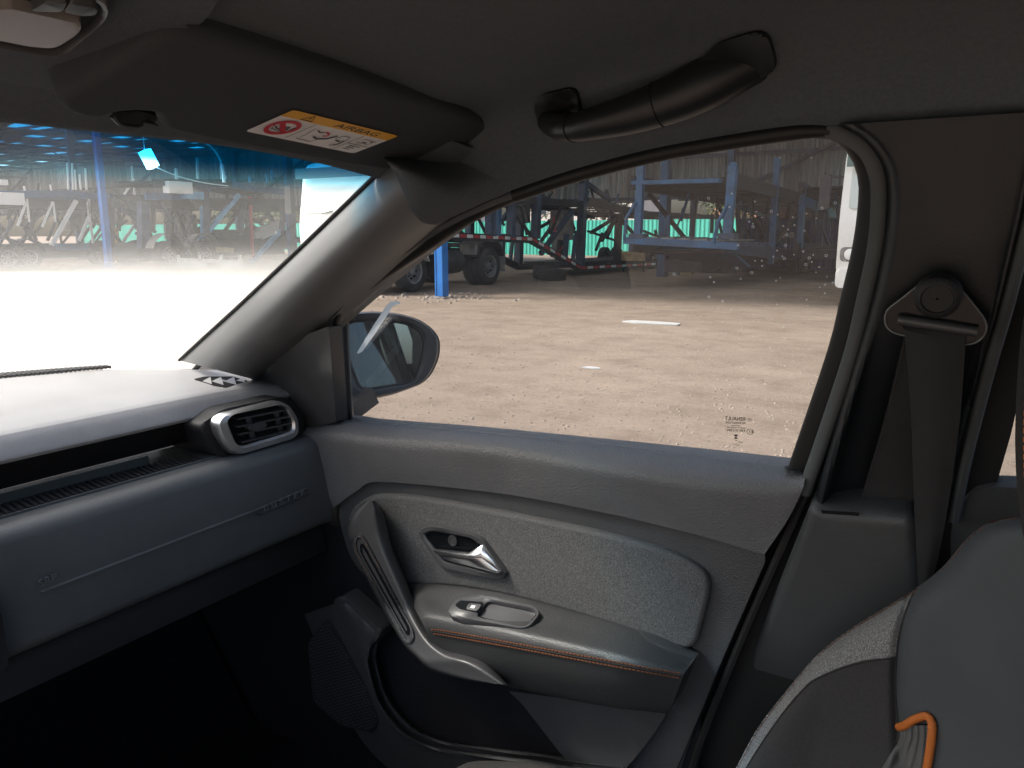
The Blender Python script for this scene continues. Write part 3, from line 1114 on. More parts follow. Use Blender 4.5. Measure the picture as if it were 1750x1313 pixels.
# ---- transporter coupled to the white truck: traced on its near side plane
T1X, T1W = -11.95, 2.42
t1 = thing('car_transporter', (-13.2, 26, 0), 'dark low-bed car transporter with red and white reflective strips behind the white truck', 'trailer', 'car transporters in the shed')
def q1(px, py, x=T1X): return PX(px, py, x)
def both(b, p, q, w, h, m, W=T1W):
    for s_ in (0, -W):
        o = V((s_, 0, 0))
        b.beam(V(p) + o, V(q) + o, w, h, m)
fr = MB()
A, B_, C_, D_ = q1(770, 404), q1(907, 410), q1(990, 459), q1(1118, 452)
both(fr, A, B_, .14, .2, 'dark'); both(fr, B_, C_, .14, .2, 'dark'); both(fr, C_, D_, .14, .22, 'dark')
E_ = V((T1X, 34.5, D_.z + .1)); both(fr, D_, E_, .14, .22, 'dark')
for k in range(10):
    y = C_.y + k * 1.15
    fr.box((T1X - T1W / 2, y, .33), (T1W, .12, .1), 'dark')
for k in range(4):
    y = A.y + k * .9
    fr.box((T1X - T1W / 2, y, A.z), (T1W, .12, .12), 'dark')
fr.box((T1X - T1W / 2, (C_.y + 34.5) / 2, .42), (T1W - .5, 34.5 - C_.y, .05), 'dark')
fr.build('frame', t1)
tp = MB()
def strip_marks(p, q, n, par):
    for k in range(n):
        a, c = p.lerp(q, k / n), p.lerp(q, (k + .86) / n)
        d = V((.076, 0, .02))
        m_ = MB()
        m_.beam(a + d, c + d, .008, .085, 'redtape' if k % 2 == par else 'whitetape')
        m_.build('reflector', t1)
strip_marks(A, B_, 13, 1); strip_marks(B_, C_, 9, 0); strip_marks(C_, D_, 14, 0)
cols1 = [((838, 404), (838, 300), .22, 'navy'), ((850, 403), (852, 300), .16, 'blue'), ((873, 407), (876, 320), .20, 'navy'), ((915, 408), (918, 320), .22, 'navy'),
         ((991, 455), (998, 300), .24, 'navy'), ((1054, 452), (1058, 365), .22, 'dark'), ((965, 452), (968, 400), .14, 'navy'), ((978, 450), (984, 402), .10, 'navy'),
         ((945, 440), (950, 395), .12, 'grime')]
for (p, q, w, m) in cols1:
    for s_ in (0, -T1W):
        m_ = MB()
        m_.beam(q1(*p) + V((s_, 0, 0)), q1(*q) + V((s_, 0, 0)), w, w, m)
        m_.build('post', t1)
dg1 = [((924, 434), (978, 360), .13, 'navy'), ((1010, 398), (1052, 372), .10, 'dark'), ((1028, 412), (1053, 372), .10, 'dark'), ((1060, 374), (1090, 408), .10, 'dark'),
       ((862, 385), (850, 368), .05, 'dark'), ((880, 368), (908, 403), .06, 'dark'), ((940, 400), (960, 352), .07, 'dark'), ((890, 352), (900, 402), .05, 'dark'),
       ((1100, 395), (1150, 415), .08, 'dark'), ((905, 380), (895, 350), .04, 'dark'), ((950, 410), (946, 372), .04, 'redtape'), ((1040, 340), (985, 302), .14, 'navy')]
for (p, q, w, m) in dg1:
    m_ = MB()
    m_.beam(q1(*p), q1(*q), w, w, m)
    m_.beam(q1(*p) + V((-T1W, 0, 0)), q1(*q) + V((-T1W, 0, 0)), w, w, m)
    m_.build('brace', t1)
u = MB()
for (a, c, z_) in (((840, 338), (1005, 350), .2), ((1005, 345), (1110, 368), .26), ((1110, 366), (1230, 372), .2)):
    p, q = q1(*a), q1(*c)
    both(u, p, q, .12, z_, 'dark')
    for k in range(7):
        r_ = p.lerp(q, k / 7)
        u.box((T1X - T1W / 2, r_.y, r_.z), (T1W, .5, .04), 'dark')
    u.box((T1X - .35, (p.y + q.y) / 2, (p.z + q.z) / 2), (.6, abs(q.y - p.y), .05), 'dark', Matrix.Rotation(math.atan2(q.z - p.z, q.y - p.y), 3, 'X'))
u.build('upper_deck', t1)
bx = MB(); p = q1(974, 385); bx.box(p + V((-.4, .2, 0)), (.5, .7, .95), 'grime'); bx.build('tool_box', t1)
bx = MB(); p = q1(905, 372); bx.box(p + V((-.5, .3, .1)), (.4, .5, .5), 'grime'); bx.build('tool_box', t1)
for s_ in (0, 1):
    for y in (28.6, 29.8):
        wheel(t1, T1X - .16 - s_ * (T1W - .32), y + 1.5, .42, .3, 1 - 2 * s_)
ty = MB()
p = PZ(880, 487, 0)
ty.lathe([(-.16, .28), (-.18, .34), (-.18, .48), (-.12, .52), (.12, .52), (.18, .48), (.18, .34), (.16, .28)], (p.x - .3, p.y + 2.5, .19), (0.12, 0.05, 1), 'tyre', 32)
tag(ty.build('spare_tyre'), 'worn black tyre lying flat on the dirt behind the double rear wheel', 'tyre')

rq = random.Random(5)
for k in range(34):
    y = rq.uniform(18.5, 32); x = T1X - rq.uniform(.05, 2.3); z = rq.uniform(.7, 2.4)
    m_ = MB()
    if k % 3 == 0:
        q = V((x, y + rq.uniform(-.6, .6), z + rq.uniform(.6, 1.1)))
        m_.tube([(x, y, z), V((x, y, z)).lerp(q, .5) + V((0, 0, -.12)), q], .025, ('dark', 'redtape', 'grime', 'dark')[k % 4], 6)
        m_.build('hydraulic_hose', t1)
    else:
        m_.beam((x, y, z), (x, y + rq.uniform(-1, 1), z + rq.uniform(.4, 1.2)), rq.uniform(.05, .12), .08, rq.choice(('dark', 'navy', 'dark', 'grime')))
        m_.build('brace', t1)

# ---- blue transporter with raised rear platform
T4Y = 19.0
t4 = thing('car_transporter', (-7.2, 25, 0), 'bright blue car transporter with raised end platform and tall uprights', 'trailer', 'car transporters in the shed')
def q4(px, py, y=T4Y): return PY(px, py, y)
pf = MB()
a, c = q4(1068, 411), q4(1262, 421)
pf.beam(a, c, .22, .17, 'blue')
for dy in (.9, 1.8, 2.6):
    pf.beam(a + V((0, dy, .02)), c + V((0, dy, .02)), .12, .1, 'navy')
pf.build('platform_beam', t4)
for k in range(5):
    m_ = MB()
    p = a.lerp(c, .2 + .145 * k)
    m_.box(p + V((.12, 1.4, .1)), (.36, 2.7, .035), 'rim')
    m_.build('deck_plate', t4)
for (p, q, w) in (((1090, 408), (1096, 284), .18), ((1243, 408), (1253, 284), .2)):
    m_ = MB()
    A_, B2 = q4(*p), q4(*q)
    m_.beam(A_, B2, w, w, 'blue')
    m_.lathe([(0, w * .5), (.05, w * .48), (.08, w * .3), (.09, .001)], B2, (0, 0, 1), 'blue', 12)
    m_.build('upright', t4)
    m_ = MB(); m_.box(A_ + V((0, .05, .06)), (.42, .34, .14), 'navy'); m_.build('upright_foot', t4)
for pts in (((1070, 410), (1074, 372), (1090, 346)), ((1222, 416), (1230, 380), (1246, 350))):
    m_ = MB()
    P = [q4(*p) + V((0, -.12, 0)) for p in pts]
    m_.tube(P, .045, 'blue', 8)
    m_.build('lift_strut', t4)
m_ = MB()
m_.beam(q4(1082, 313), q4(1232, 309), .26, .1, 'blue')
m_.beam(q4(1082, 312, 20.2), q4(1232, 309, 20.2), .2, .1, 'navy')
m_.build('cross_beam', t4)
# decks running back from the platform
m_ = MB()
for s_ in (0, 1):
    for (x0, y0, z0, x1, y1, z1, m) in ((-8.4 + s_ * 2.5, 19.4, 2.72, -8.4 + s_ * 2.5, 27.5, 2.55, 'dark'), (-8.4 + s_ * 2.5, 27.5, 2.55, -8.4 + s_ * 2.5, 35.5, 2.05, 'blue'),
                               (-8.4 + s_ * 2.5, 19.4, 1.1, -8.4 + s_ * 2.5, 26, .75, 'navy'), (-8.4 + s_ * 2.5, 26, .75, -8.4 + s_ * 2.5, 35, .7, 'navy')):
        m_.beam((x0, y0, z0), (x1, y1, z1), .12, .34, m)
for k in range(26):
    y = 19.6 + k * .62
    m_.box((-7.15, y, 2.74 - .023 * (y - 19.4) - (.045 * (y - 27.5) if y > 27.5 else 0)), (2.4, .56, .04), 'dark')
m_.build('upper_deck', t4)
m_ = MB()
for k in range(14):
    y = 20 + k * 1.1
    m_.box((-7.15, y, .95 - .03 * min(6, y - 19.4)), (2.4, .2, .07), 'dark')
m_.box((-7.15, 27.5, .55), (1.0, 15, .3), 'dark')
m_.build('lower_deck', t4)
for (x, y, h, w, m) in ((-5.9, 24.2, 3.1, .16, 'blue'), (-8.4, 24.2, 2.6, .14, 'navy'), (-5.9, 30, 2.4, .14, 'navy'), (-8.4, 30, 2.4, .14, 'navy')):
    m_ = MB(); m_.box((x, y, .5 + h / 2), (w, w, h), m); m_.build('post', t4)
for (p, q) in (((-5.9, 24.2, 1.0), (-5.9, 28.5, 2.4)), ((-5.9, 30, .9), (-5.9, 26.6, 2.4)), ((-8.4, 24.2, 1.0), (-8.4, 20.5, 2.5)), ((-8.4, 30, .9), (-8.4, 26.6, 2.4))):
    m_ = MB(); m_.beam(p, q, .1, .1, 'dark'); m_.build('brace', t4)
m_ = MB()
for k in range(8):
    m_.beam((-8.2, 26 - .05, .5 + k * .28), (-7.8, 26 - .05, .5 + k * .28), .03, .03, 'dark')
m_.beam((-8.2, 25.95, .3), (-8.2, 25.95, 2.6), .04, .04, 'dark'); m_.beam((-7.8, 25.95, .3), (-7.8, 25.95, 2.6), .04, .04, 'dark')
m_.build('ladder', t4)
for x in (-8.2, -6.1):
    for y in (28.5, 29.8, 31.1):
        wheel(t4, x, y, .45, .34, 1 if x > -7 else -1)
m_ = MB()
p, q = q4(1150, 432), q4(1240, 455)
m_.box((-6.9, 21.2, .72), (1.9, 2.0, .06), 'blue', Matrix.Rotation(R(-14), 3, 'X'))
m_.build('ramp_plate', t4)
m_ = MB()
m_.box((-7.1, 21.4, .38), (2.0, .18, .12), 'dark'); m_.box((-7.1, 22.6, .5), (1.4, 1.6, .3), 'dark')
m_.build('under_frame', t4)
m_ = MB(); p = PZ(1155, 470, 0); m_.lathe([(0, .12), (.2, .14), (.3, .08), (.34, .001)], p, (0, 0, 1), 'paper', 10); m_.box(p + V((.35, .1, .06)), (.4, .3, .12), 'beige')
tag(m_.build('rag_heap'), 'small pale bundle on the dirt under the blue platform', 'bundle')
bd = MB(); p = PY(1082, 438, 27); bd.box(p, (.95, .06, .35), 'beige')
bd.box((p.x - .4, p.y + .05, p.z / 2), (.05, .05, p.z), 'dark'); bd.box((p.x + .4, p.y + .05, p.z / 2), (.05, .05, p.z), 'dark')
tag(bd.build('board'), 'small tan board propped under the left end of the blue platform', 'board')

for k in range(26):
    y = rq.uniform(20.5, 33); x = -8.3 + rq.uniform(0, 2.4); z = rq.uniform(.7, 2.0)
    m_ = MB()
    if k % 3 == 0:
        q = V((x, y + rq.uniform(-.6, .6), z + rq.uniform(.5, .9)))
        m_.tube([(x, y, z), V((x, y, z)).lerp(q, .5) + V((0, 0, -.12)), q], .025, 'dark', 6)
        m_.build('hydraulic_hose', t4)
    else:
        m_.beam((x, y, z), (x, y + rq.uniform(-1, 1), z + rq.uniform(.3, 1.0)), rq.uniform(.05, .12), .08, rq.choice(('dark', 'navy', 'dark', 'blue')))
        m_.build('brace', t4)

# ---- darker transporter deeper in the shed, between the blue one and the white truck
t5 = thing('car_transporter', (-4.1, 31, 0), 'dark transporter deep in the shed between blue transporter and white truck', 'trailer', 'car transporters in the shed')
m_ = MB()
for x in (-5.25, -3.0):
    m_.beam((x, 24.5, 2.75), (x, 30, 2.45), .12, .3, 'dark'); m_.beam((x, 30, 2.45), (x, 36, 2.5), .12, .3, 'navy')
for k in range(18): m_.box((-4.12, 24.7 + k * .63, 2.72 - .05 * min(5.3, k * .63)), (2.2, .55, .04), 'dark')
m_.build('upper_deck', t5)
m_ = MB()
for x in (-5.25, -3.0): m_.beam((x, 24.5, .95), (x, 36, .85), .14, .34, 'dark')
m_.box((-4.12, 30.2, .8), (2.0, 11.4, .3), 'dark'); m_.build('lower_deck', t5)
for x in (-5.25, -3.0):
    for y in (24.9, 28, 31.5, 35.2):
        k_ = MB(); k_.box((x, y, 1.85), (.16, .18, 2.0), 'blue' if y < 26 else 'navy'); k_.build('post', t5)
    for y in (28.6, 29.7):
        wheel(t5, x + (.1 if x < -4 else -.1), y + 4, .45, .34, 1 if x > -4 else -1)
for k in range(20):
    y = rq.uniform(25, 35); x = rq.uniform(-5.2, -3.1); z = rq.uniform(1.0, 1.9)
    k_ = MB(); k_.beam((x, y, z), (x, y + rq.uniform(-1.1, 1.1), z + rq.uniform(.3, .9)), rq.uniform(.06, .13), .08, rq.choice(('dark', 'navy', 'dark'))); k_.build('brace', t5)

# ---- blue sheet container behind the blue transporter
ct = thing('container', (-6.9, 32, 0), 'dark blue corrugated sheet container standing behind the blue transporter', 'container')
cx0, cx1, cy0, cy1 = -8.7, -5.0, 36.9 - 6.3, 36.9 - 3.9
cp = corrugated(.37, 1.72, 2, .05, 'bluesheet').mesh('side_panel', smooth=False)
for k in range(10):
    o = bpy.data.objects.new('side_panel', cp)
    COL.objects.link(o); o.parent = ct
    o.location = V((cx0 + k * .37, cy0, .16)) - ct.location
m_ = MB()
m_.box(((cx0 + cx1) / 2, (cy0 + cy1) / 2 + .05, .95), (cx1 - cx0 - .02, cy1 - cy0, 1.6), 'bluesheet')
for z in (.12, 1.92): m_.box(((cx0 + cx1) / 2, cy0 - .02, z), (cx1 - cx0 + .1, .12, .12), 'bluesheet')
for x in (cx0, cx1): m_.box((x, cy0 - .02, 1.0), (.12, .12, 1.9), 'bluesheet')
m_.build('container_body', ct)
for x in (-7.05, -6.75):
    m_ = MB(); m_.box((x, cy0 - .09, 1.35), (.16, .02, .2), 'paper'); m_.build('notice', ct)

# ---- transporters farther forward, seen through the windscreen
T2X = -32.0
t2 = thing('car_transporter', (-33.2, 23, 0), 'long double-deck car transporter with white bent struts beyond the forward column', 'trailer', 'car transporters in the shed')
def q2(px, py, x=T2X): return PX(px, py, x)
m_ = MB()
def deck2(b, pts, m, W=2.4, x=T2X):
    P = [PX(px, py, x) for px, py in pts]
    for i in range(len(P) - 1):
        b.beam(P[i], P[i + 1], .12, .26, m); b.beam(P[i] - V((W, 0, 0)), P[i + 1] - V((W, 0, 0)), .12, .26, m)
        n = max(2, int((P[i + 1] - P[i]).length / .6))
        for k in range(n):
            r_ = P[i].lerp(P[i + 1], (k + .5) / n)
            b.box((x - W / 2, r_.y, r_.z + .02), (W, .5, .04), 'dark')
deck2(m_, [(-60, 334), (60, 332), (110, 332), (190, 337), (245, 340)], 'blue')
m_.build('upper_deck', t2)
m_ = MB()
deck2(m_, [(-60, 425), (30, 428), (95, 424), (160, 424), (240, 432)], 'dark')
deck2(m_, [(95, 422), (152, 422)], 'blue', x=T2X + .15)
m_.build('lower_deck', t2)
for (p, q, w, m) in (((88, 420), (130, 343), .22, 'lampwhite'), ((135, 412), (152, 370), .16, 'lampwhite'), ((160, 425), (150, 345), .12, 'lampwhite'), ((30, 386), (45, 345), .12, 'lampwhite'),
                     ((72, 388), (90, 345), .12, 'lampwhite'), ((50, 380), (46, 340), .09, 'lampwhite'), ((95, 380), (91, 345), .09, 'lampwhite'), ((158, 420), (178, 395), .12, 'blue'),
                     ((200, 428), (230, 385), .16, 'lampwhite'), ((195, 380), (195, 362), .2, 'lampwhite'), ((195, 362), (229, 306), .12, 'lampwhite'), ((235, 410), (229, 315), .1, 'lampwhite'),
                     ((118, 345), (120, 310), .1, 'blue'), ((152, 368), (152, 340), .12, 'lampwhite')):
    k_ = MB(); k_.beam(q2(*p), q2(*q), w * .62, w * .62, m); k_.beam(q2(*p) - V((2.4, 0, 0)), q2(*q) - V((2.4, 0, 0)), w * .62, w * .62, 'dark'); k_.build('strut', t2)
for (x0, y0, y1) in ((117, 325, 278), (125, 325, 279), (130, 325, 290), (138, 325, 298), (148, 325, 288), (227, 310, 284), (43, 328, 318), (88, 326, 316)):
    k_ = MB(); k_.beam(q2(x0, y0), q2(x0 - 2, y1), .055, .055, 'lampwhite'); k_.build('stake', t2)
for k in (0, 1):
    p = q2(14, 340) if k == 0 else q2(2, 312)
    k_ = MB(); k_.box(p + V((.1, 0, 0)), ((.3, .95, .45), (.2, .3, .2))[k], 'lampwhite'); k_.build('sign_board', t2)
k_ = MB(); k_.box(q2(200, 403, T2X + .2), (.08, .14, .75), 'yellow'); k_.build('marker_plate', t2)
k_ = MB(); k_.box(q2(126, 372, -33.6), (.6, .7, 1.1), 'grime'); k_.build('tool_box', t2)
for (px, py) in ((10, 440), (45, 440)):
    p = q2(px, py)
    fender(t2, T2X + .1, p.y, .62, .5, 'navy')
    wheel(t2, T2X + .1, p.y, .5, .34, 1); wheel(t2, T2X - 2.2, p.y, .5, .34, -1)
k_ = MB()
k_.tube([q2(200, 440), q2(215, 448), q2(228, 447), q2(236, 440)], [.12, .3, .3, .12], 'dark', 10); k_.build('air_tank', t2)
ya, yb_ = q2(-60, 420).y, q2(232, 430).y
k_ = MB(); k_.box((T2X - 1.2, (ya + yb_) / 2, .72), (1.9, yb_ - ya, .55), 'dark'); k_.box((T2X - 1.2, (ya + yb_) / 2, 2.55), (2.2, yb_ - ya - 1, .35), 'dark'); k_.build('chassis', t2)
for k in range(30):
    y = rq.uniform(ya, yb_); x = T2X - rq.uniform(.1, 2.2); z = rq.uniform(.8, 2.2)
    m_ = MB(); m_.beam((x, y, z), (x, y + rq.uniform(-1.2, 1.2), z + rq.uniform(.4, 1.1)), rq.uniform(.08, .2), .1, rq.choice(('dark', 'navy', 'dark', 'dark'))); m_.build('brace', t2)

T3X = -28.0
t3 = thing('car_transporter', (-29.2, 27, 0), 'dark transporter with pale blue ramp poles and a white box on its deck', 'trailer', 'car transporters in the shed')
def q3(px, py, x=T3X): return PX(px, py, x)
m_ = MB()
deck2(m_, [(248, 336), (320, 336), (350, 338)], 'blue', x=T3X)
deck2(m_, [(262, 312), (395, 312)], 'dark', x=T3X)
deck2(m_, [(395, 316), (440, 324), (495, 330)], 'blue', x=T3X)
deck2(m_, [(330, 345), (495, 345)], 'dark', x=T3X)
m_.build('upper_deck', t3)
m_ = MB()
deck2(m_, [(310, 440), (410, 446)], 'dark', x=T3X)
deck2(m_, [(360, 398), (480, 405), (520, 412)], 'dark', x=T3X - .4)
m_.box(q3(420, 410, T3X - 1.4), (1.2, 4.5, .9), 'dark')
m_.build('lower_deck', t3)
for (p, q, w, m) in (((318, 440), (408, 333), .17, 'lightblue'), ((426, 452), (492, 382), .17, 'lightblue'), ((272, 345), (302, 385), .12, 'navy'), ((245, 425), (245, 345), .34, 'navy'),
                     ((351, 418), (349, 318), .26, 'navy'), ((432, 440), (427, 337), .1, 'redtape'), ((250, 415), (252, 350), .14, 'dark'), ((262, 395), (262, 345), .12, 'dark'), ((410, 400), (416, 345), .2, 'navy'),
                     ((345, 400), (344, 352), .1, 'lightblue'), ((470, 410), (472, 395), .1, 'lampwhite'), ((318, 405), (296, 345), .1, 'dark'), ((480, 400), (486, 345), .2, 'navy')):
    k_ = MB(); k_.beam(q3(*p), q3(*q), w, w, m)
    if m in ('navy', 'dark'): k_.beam(q3(*p) - V((2.3, 0, 0)), q3(*q) - V((2.3, 0, 0)), w, w, m)
    k_.build('strut', t3)
for (x0, y0, y1) in ((302, 310, 288), (379, 308, 284), (385, 310, 300), (427, 312, 300), (457, 312, 297), (465, 308, 291), (338, 308, 270)):
    k_ = MB(); k_.beam(q3(x0, y0), q3(x0 - 1, y1), .09, .09, 'lampwhite' if x0 < 400 else 'lightblue'); k_.build('stake', t3)
k_ = MB(); k_.box(q3(304, 321, T3X + .1), (.4, 1.05, .46), 'lampwhite'); k_.build('white_box', t3)
k_ = MB(); k_.box(q3(328, 334, T3X + .1), (.3, .9, .3), 'lightblue'); k_.build('blue_panel', t3)
k_ = MB(); k_.beam(q3(304, 444, T3X + .6), q3(410, 448, T3X + .6), .2, .14, 'lampwhite'); k_.beam(q3(310, 452, T3X + .6), q3(350, 455, T3X + .6), .3, .25, 'lampwhite'); k_.beam(q3(380, 456, T3X + .6), q3(412, 456, T3X + .6), .3, .25, 'lampwhite')
for x in (304, 340, 378, 410): k_.beam(q3(x, 456, T3X + .6), q3(x, 436, T3X + .6), .1, .12, 'lampwhite')
k_.build('ramp_gate', t3)
k_ = MB(); k_.beam(q3(363, 426, T3X + .1), q3(393, 428, T3X + .1), .5, .2, 'beige'); k_.build('folded_tarpaulin', t3)
ya, yb_ = q3(250, 420).y, q3(500, 420).y
k_ = MB(); k_.box((T3X - 1.4, (ya + yb_) / 2, .75), (1.7, yb_ - ya, .6), 'dark'); k_.box((T3X - 1.2, (ya + yb_) / 2, 2.6), (2.2, yb_ - ya, .4), 'dark'); k_.build('chassis', t3)
for k in range(34):
    y = rq.uniform(ya, yb_); x = T3X - rq.uniform(.2, 2.2); z = rq.uniform(.8, 2.2)
    m_ = MB(); m_.beam((x, y, z), (x, y + rq.uniform(-1.2, 1.2), z + rq.uniform(.4, 1.1)), rq.uniform(.08, .2), .1, rq.choice(('dark', 'navy', 'dark', 'dark'))); m_.build('brace', t3)
for px, py in ((284, 430), (345, 432)):
    p = q3(px, py, -27.55)
    wheel(t3, -27.55, p.y, .56, .36, 1); wheel(t3, -32.0, p.y, .56, .36, -1)
    fender(t3, -27.55, p.y, .72, .5, 'grime')
k_ = MB(); k_.box(q3(305, 385, -30.4), (.5, 1.1, 1.2), 'grime'); k_.box(q3(320, 400, -30.4), (.4, .8, 1.6), 'grime'); k_.build('tool_box', t3)
for (px, py, sx, sz) in ((455, 395, .9, .5), (470, 388, .6, .5), (440, 400, .5, .3)):
    k_ = MB(); k_.box(q3(px, py, T3X - .2), (.3, sx, sz), 'paper', Matrix.Rotation(.3, 3, 'X')); k_.build('paper_sack', t3)

# ---- bits on the ground
p = PZ(1112, 553, 0)  # pale reflection in the window glass, shaped as a flat strip
m_ = MB()
o2 = rc([(-.62, -.06), (-.2, -.11), (.3, -.08), (.66, -.05), (.6, .08), (.1, .1), (-.5, .09)], .05)
tag(plate('plastic_sheet', [V((p.x + q.x * .75, p.y + q.y * 1.7, .02)) for q in o2], (0, 0, -.018), 'paper', .004), 'long pale strip of plastic lying on the open dirt', 'litter')
p = PZ(1011, 630, 0)
o2 = [(-.1, -.04), (.02, -.05), (.11, -.02), (.07, .04), (-.05, .05)]
tag(plate('paper_scrap', [V((p.x + q[0], p.y + q[1], .014)) for q in o2], (0, 0, -.012), 'paper', .002), 'small white paper scrap on the dirt nearest the car', 'litter')

# ================================================================ THE CAR
car = thing('car', (-0.3, 0.37, 0), 'grey car seen from its cabin, dark grey trim with orange stitching', 'car')
NY = V((0, 1, 0))
def lean(px, py, off=0.0):
    """on the leaning plane of the door glass; off moves it inboard"""
    n = V((0, 1, 0.295))
    return PL(px, py, V((0, 1.03 - off, 1.06)), n)
def L_(pts, off=0.0): return [lean(p[0], p[1], off) for p in pts]
def Y_(pts, y): return [PY(p[0], p[1], p[2] if len(p) > 2 else y) for p in pts]

# ---- body shell
b = MB()
def side_skin(b, sgn):
    yo = 0.37 + sgn * 0.72
    yi = 0.37 + sgn * 0.685
    c = (yo + yi) / 2
    w = abs(yo - yi)
    b.box((0.25, c, .70), (4.3, w, .66), 'paint')                    # doors and wings below the belt
    b.box((0.25, c + sgn * .015, 1.035), (4.3, w, .02), 'paint')
    # pillars above the belt
    def pil(x0, x1, z0, x2, x3, z1, yb_, yt):
        b.add([(x0, yb_, z0), (x1, yb_, z0), (x3, yt, z1), (x2, yt, z1), (x0, yb_ + sgn * .04, z0), (x1, yb_ + sgn * .04, z0), (x3, yt + sgn * .04, z1), (x2, yt + sgn * .04, z1)],
              [(0, 1, 2, 3), (4, 5, 6, 7), (0, 3, 7, 4), (1, 2, 6, 5), (0, 1, 5, 4), (3, 2, 6, 7)], 'paint')
    yb_, yt = 0.37 + sgn * .70, 0.37 + sgn * .56
    pil(-.12, -.03, 1.0, -.08, .02, 1.56, yb_, yt)
    pil(1.05, 1.35, 1.0, 1.0, 1.2, 1.56, yb_, yt)
    pil(1.9, 2.35, 1.0, 1.75, 2.1, 1.56, yb_, yt)
    b.beam((-1.46, 0.37 + sgn * .70, 1.10), (-.74, 0.37 + sgn * .60, 1.515), .05, .06, 'paint')
    b.beam((-.76, 0.37 + sgn * .555, 1.545), (2.0, 0.37 + sgn * .555, 1.60), .05, .09, 'paint')
side_skin(b, 1)
b.box((-1.85, .37, .62), (.12, 1.4, .6), 'paint')
b.box((-2.05, .37, .90), (.9, 1.36, .05), 'paint')                   # bonnet
b.box((2.36, .37, .72), (.06, 1.4, .72), 'paint')                    # tailgate below its window
b.box((.3, .37, .26), (4.2, 1.4, .05), 'dark')                       # floor pan
b.box((1.75, .37 - .70, .70), (1.3, .035, .66), 'paint')             # driver side rear wing; driver's doors left out to let light into the cabin
b.build('body', car)
rows = [[V((x, y, z)) for y, z in ((-.22, 1.585), (-.1, 1.635), (.37, 1.66), (.84, 1.635), (.96, 1.585))] for x, dz in ((-.74, -.07), (-.5, -.02), (0, 0), (.8, .01), (1.6, -.01), (2.1, -.06))]
rows = [[V((p.x, p.y, p.z + dz)) for p in r] for r, dz in zip(rows, (-.075, -.02, .01, .02, .0, -.05))]
sheet(rows, 'paint', 20, 24, (0, 0, .02)).build('roof_skin', car)
def car_wheel(x, y, sgn):
    t = MB()
    t.lathe([(-.09, .21), (-.11, .24), (-.11, .30), (-.08, .33), (.08, .33), (.11, .30), (.11, .24), (.09, .21)], (x, y, .33), (0, 1, 0), 'tyre', 32)
    o = t.build('wheel', car)
    q = MB()
    q.lathe([(sgn * .09, .21), (sgn * .08, .18), (sgn * .03, .16), (sgn * .07, .06), (sgn * .08, .001)], (x, y, .33), (0, 1, 0), 'satinchrome', 24)
    q.build('rim', o)
for x in (-1.5, 1.6):
    car_wheel(x, .37 + .77, 1); car_wheel(x, .37 - .77, -1)

# ---- windscreen: base follows the cowl, top meets the header
WS = [(-.28, -1.55, -.70), (-.1, -1.61, -.735), (.15, -1.645, -.75), (.40, -1.64, -.752), (.60, -1.58, -.745), (.75, -1.51, -.735), (.87, -1.43, -.72), (.955, -1.345, -.705)]
def ws_top(y): return 1.502 - .16 * max(0, y - .62) ** 1.6 * 1.2
rows = []
for k in range(9):
    t = k / 8
    rows.append([V((xb + (xt - xb) * t, y - .105 * t * max(0, (y - .37)) / .58 , 1.135 + (ws_top(y) - 1.135) * t + .018 * math.sin(math.pi * t))) for y, xb, xt in WS])
sheet(rows, 'screen', 40, 24).build('windscreen', car, fix=False)
# black edge of the windscreen along the pillar
edge = [r[-1] for r in rows]
MB().tube([p + V((.004, -.006, -.004)) for p in edge], .005, 'seal', 6).build('windscreen_seal', car)

# ---- dashboard: lateral profile, x forward is negative
YL, YR = -.30, .984
def lat(prof, m, y0=YL, y1=YR, n=24, b=None, bow=0.0):
    cols = []
    for k in range(n):
        y = y0 + (y1 - y0) * k / (n - 1)
        cols.append([V((x - bow * (1 - ((y - .3) / .66) ** 2), y, z)) for x, z in prof])
    return grid(cols, m, None, b)
def arc(cx, cz, r, a0, a1, n=8):
    return [(cx + r * math.cos(R(a0 + (a1 - a0) * k / n)), cz + r * math.sin(R(a0 + (a1 - a0) * k / n))) for k in range(n + 1)]
# top pad
n = 40
cols = []
for k in range(n):
    y = YL + (YR - YL) * k / (n - 1)
    xb = None
    for (a, c) in zip(WS, WS[1:]):
        if a[0] <= y <= c[0]:
            w = (y - a[0]) / (c[0] - a[0]); xb = a[1] + (c[1] - a[1]) * w
    if xb is None: xb = WS[-1][1]
    e = max(0, (y - .80) / .16)
    drop = .014 * e * e
    pts = [V((xb + .01, y, 1.142 - drop)), V((xb + .10, y, 1.151 - drop)), V((-1.26, y, 1.153 - drop)), V((-1.17, y, 1.146 - drop)), V((-1.125, y, 1.140 - drop)), V((-1.112, y, 1.1365 - drop)), V((-1.1075, y, 1.1335 - drop)),
           V((-1.100, y, 1.124 - drop * .6)), V((-1.092, y, 1.108)), V((-1.093, y, 1.103)), V((-1.10, y, 1.099)), V((-1.14, y, 1.092)), V((-1.20, y, 1.088))]
    q = []
    for i in range(len(pts) - 1):
        a = pts[i - 1] if i else pts[0]
        d = pts[i + 2] if i + 2 < len(pts) else pts[-1]
        for j in range(5): q.append(cr(a, pts[i], pts[i + 1], d, j / 5))
    q.append(pts[-1])
    cols.append(q)
dash = grid(cols, 'dash').build('dashboard', car)
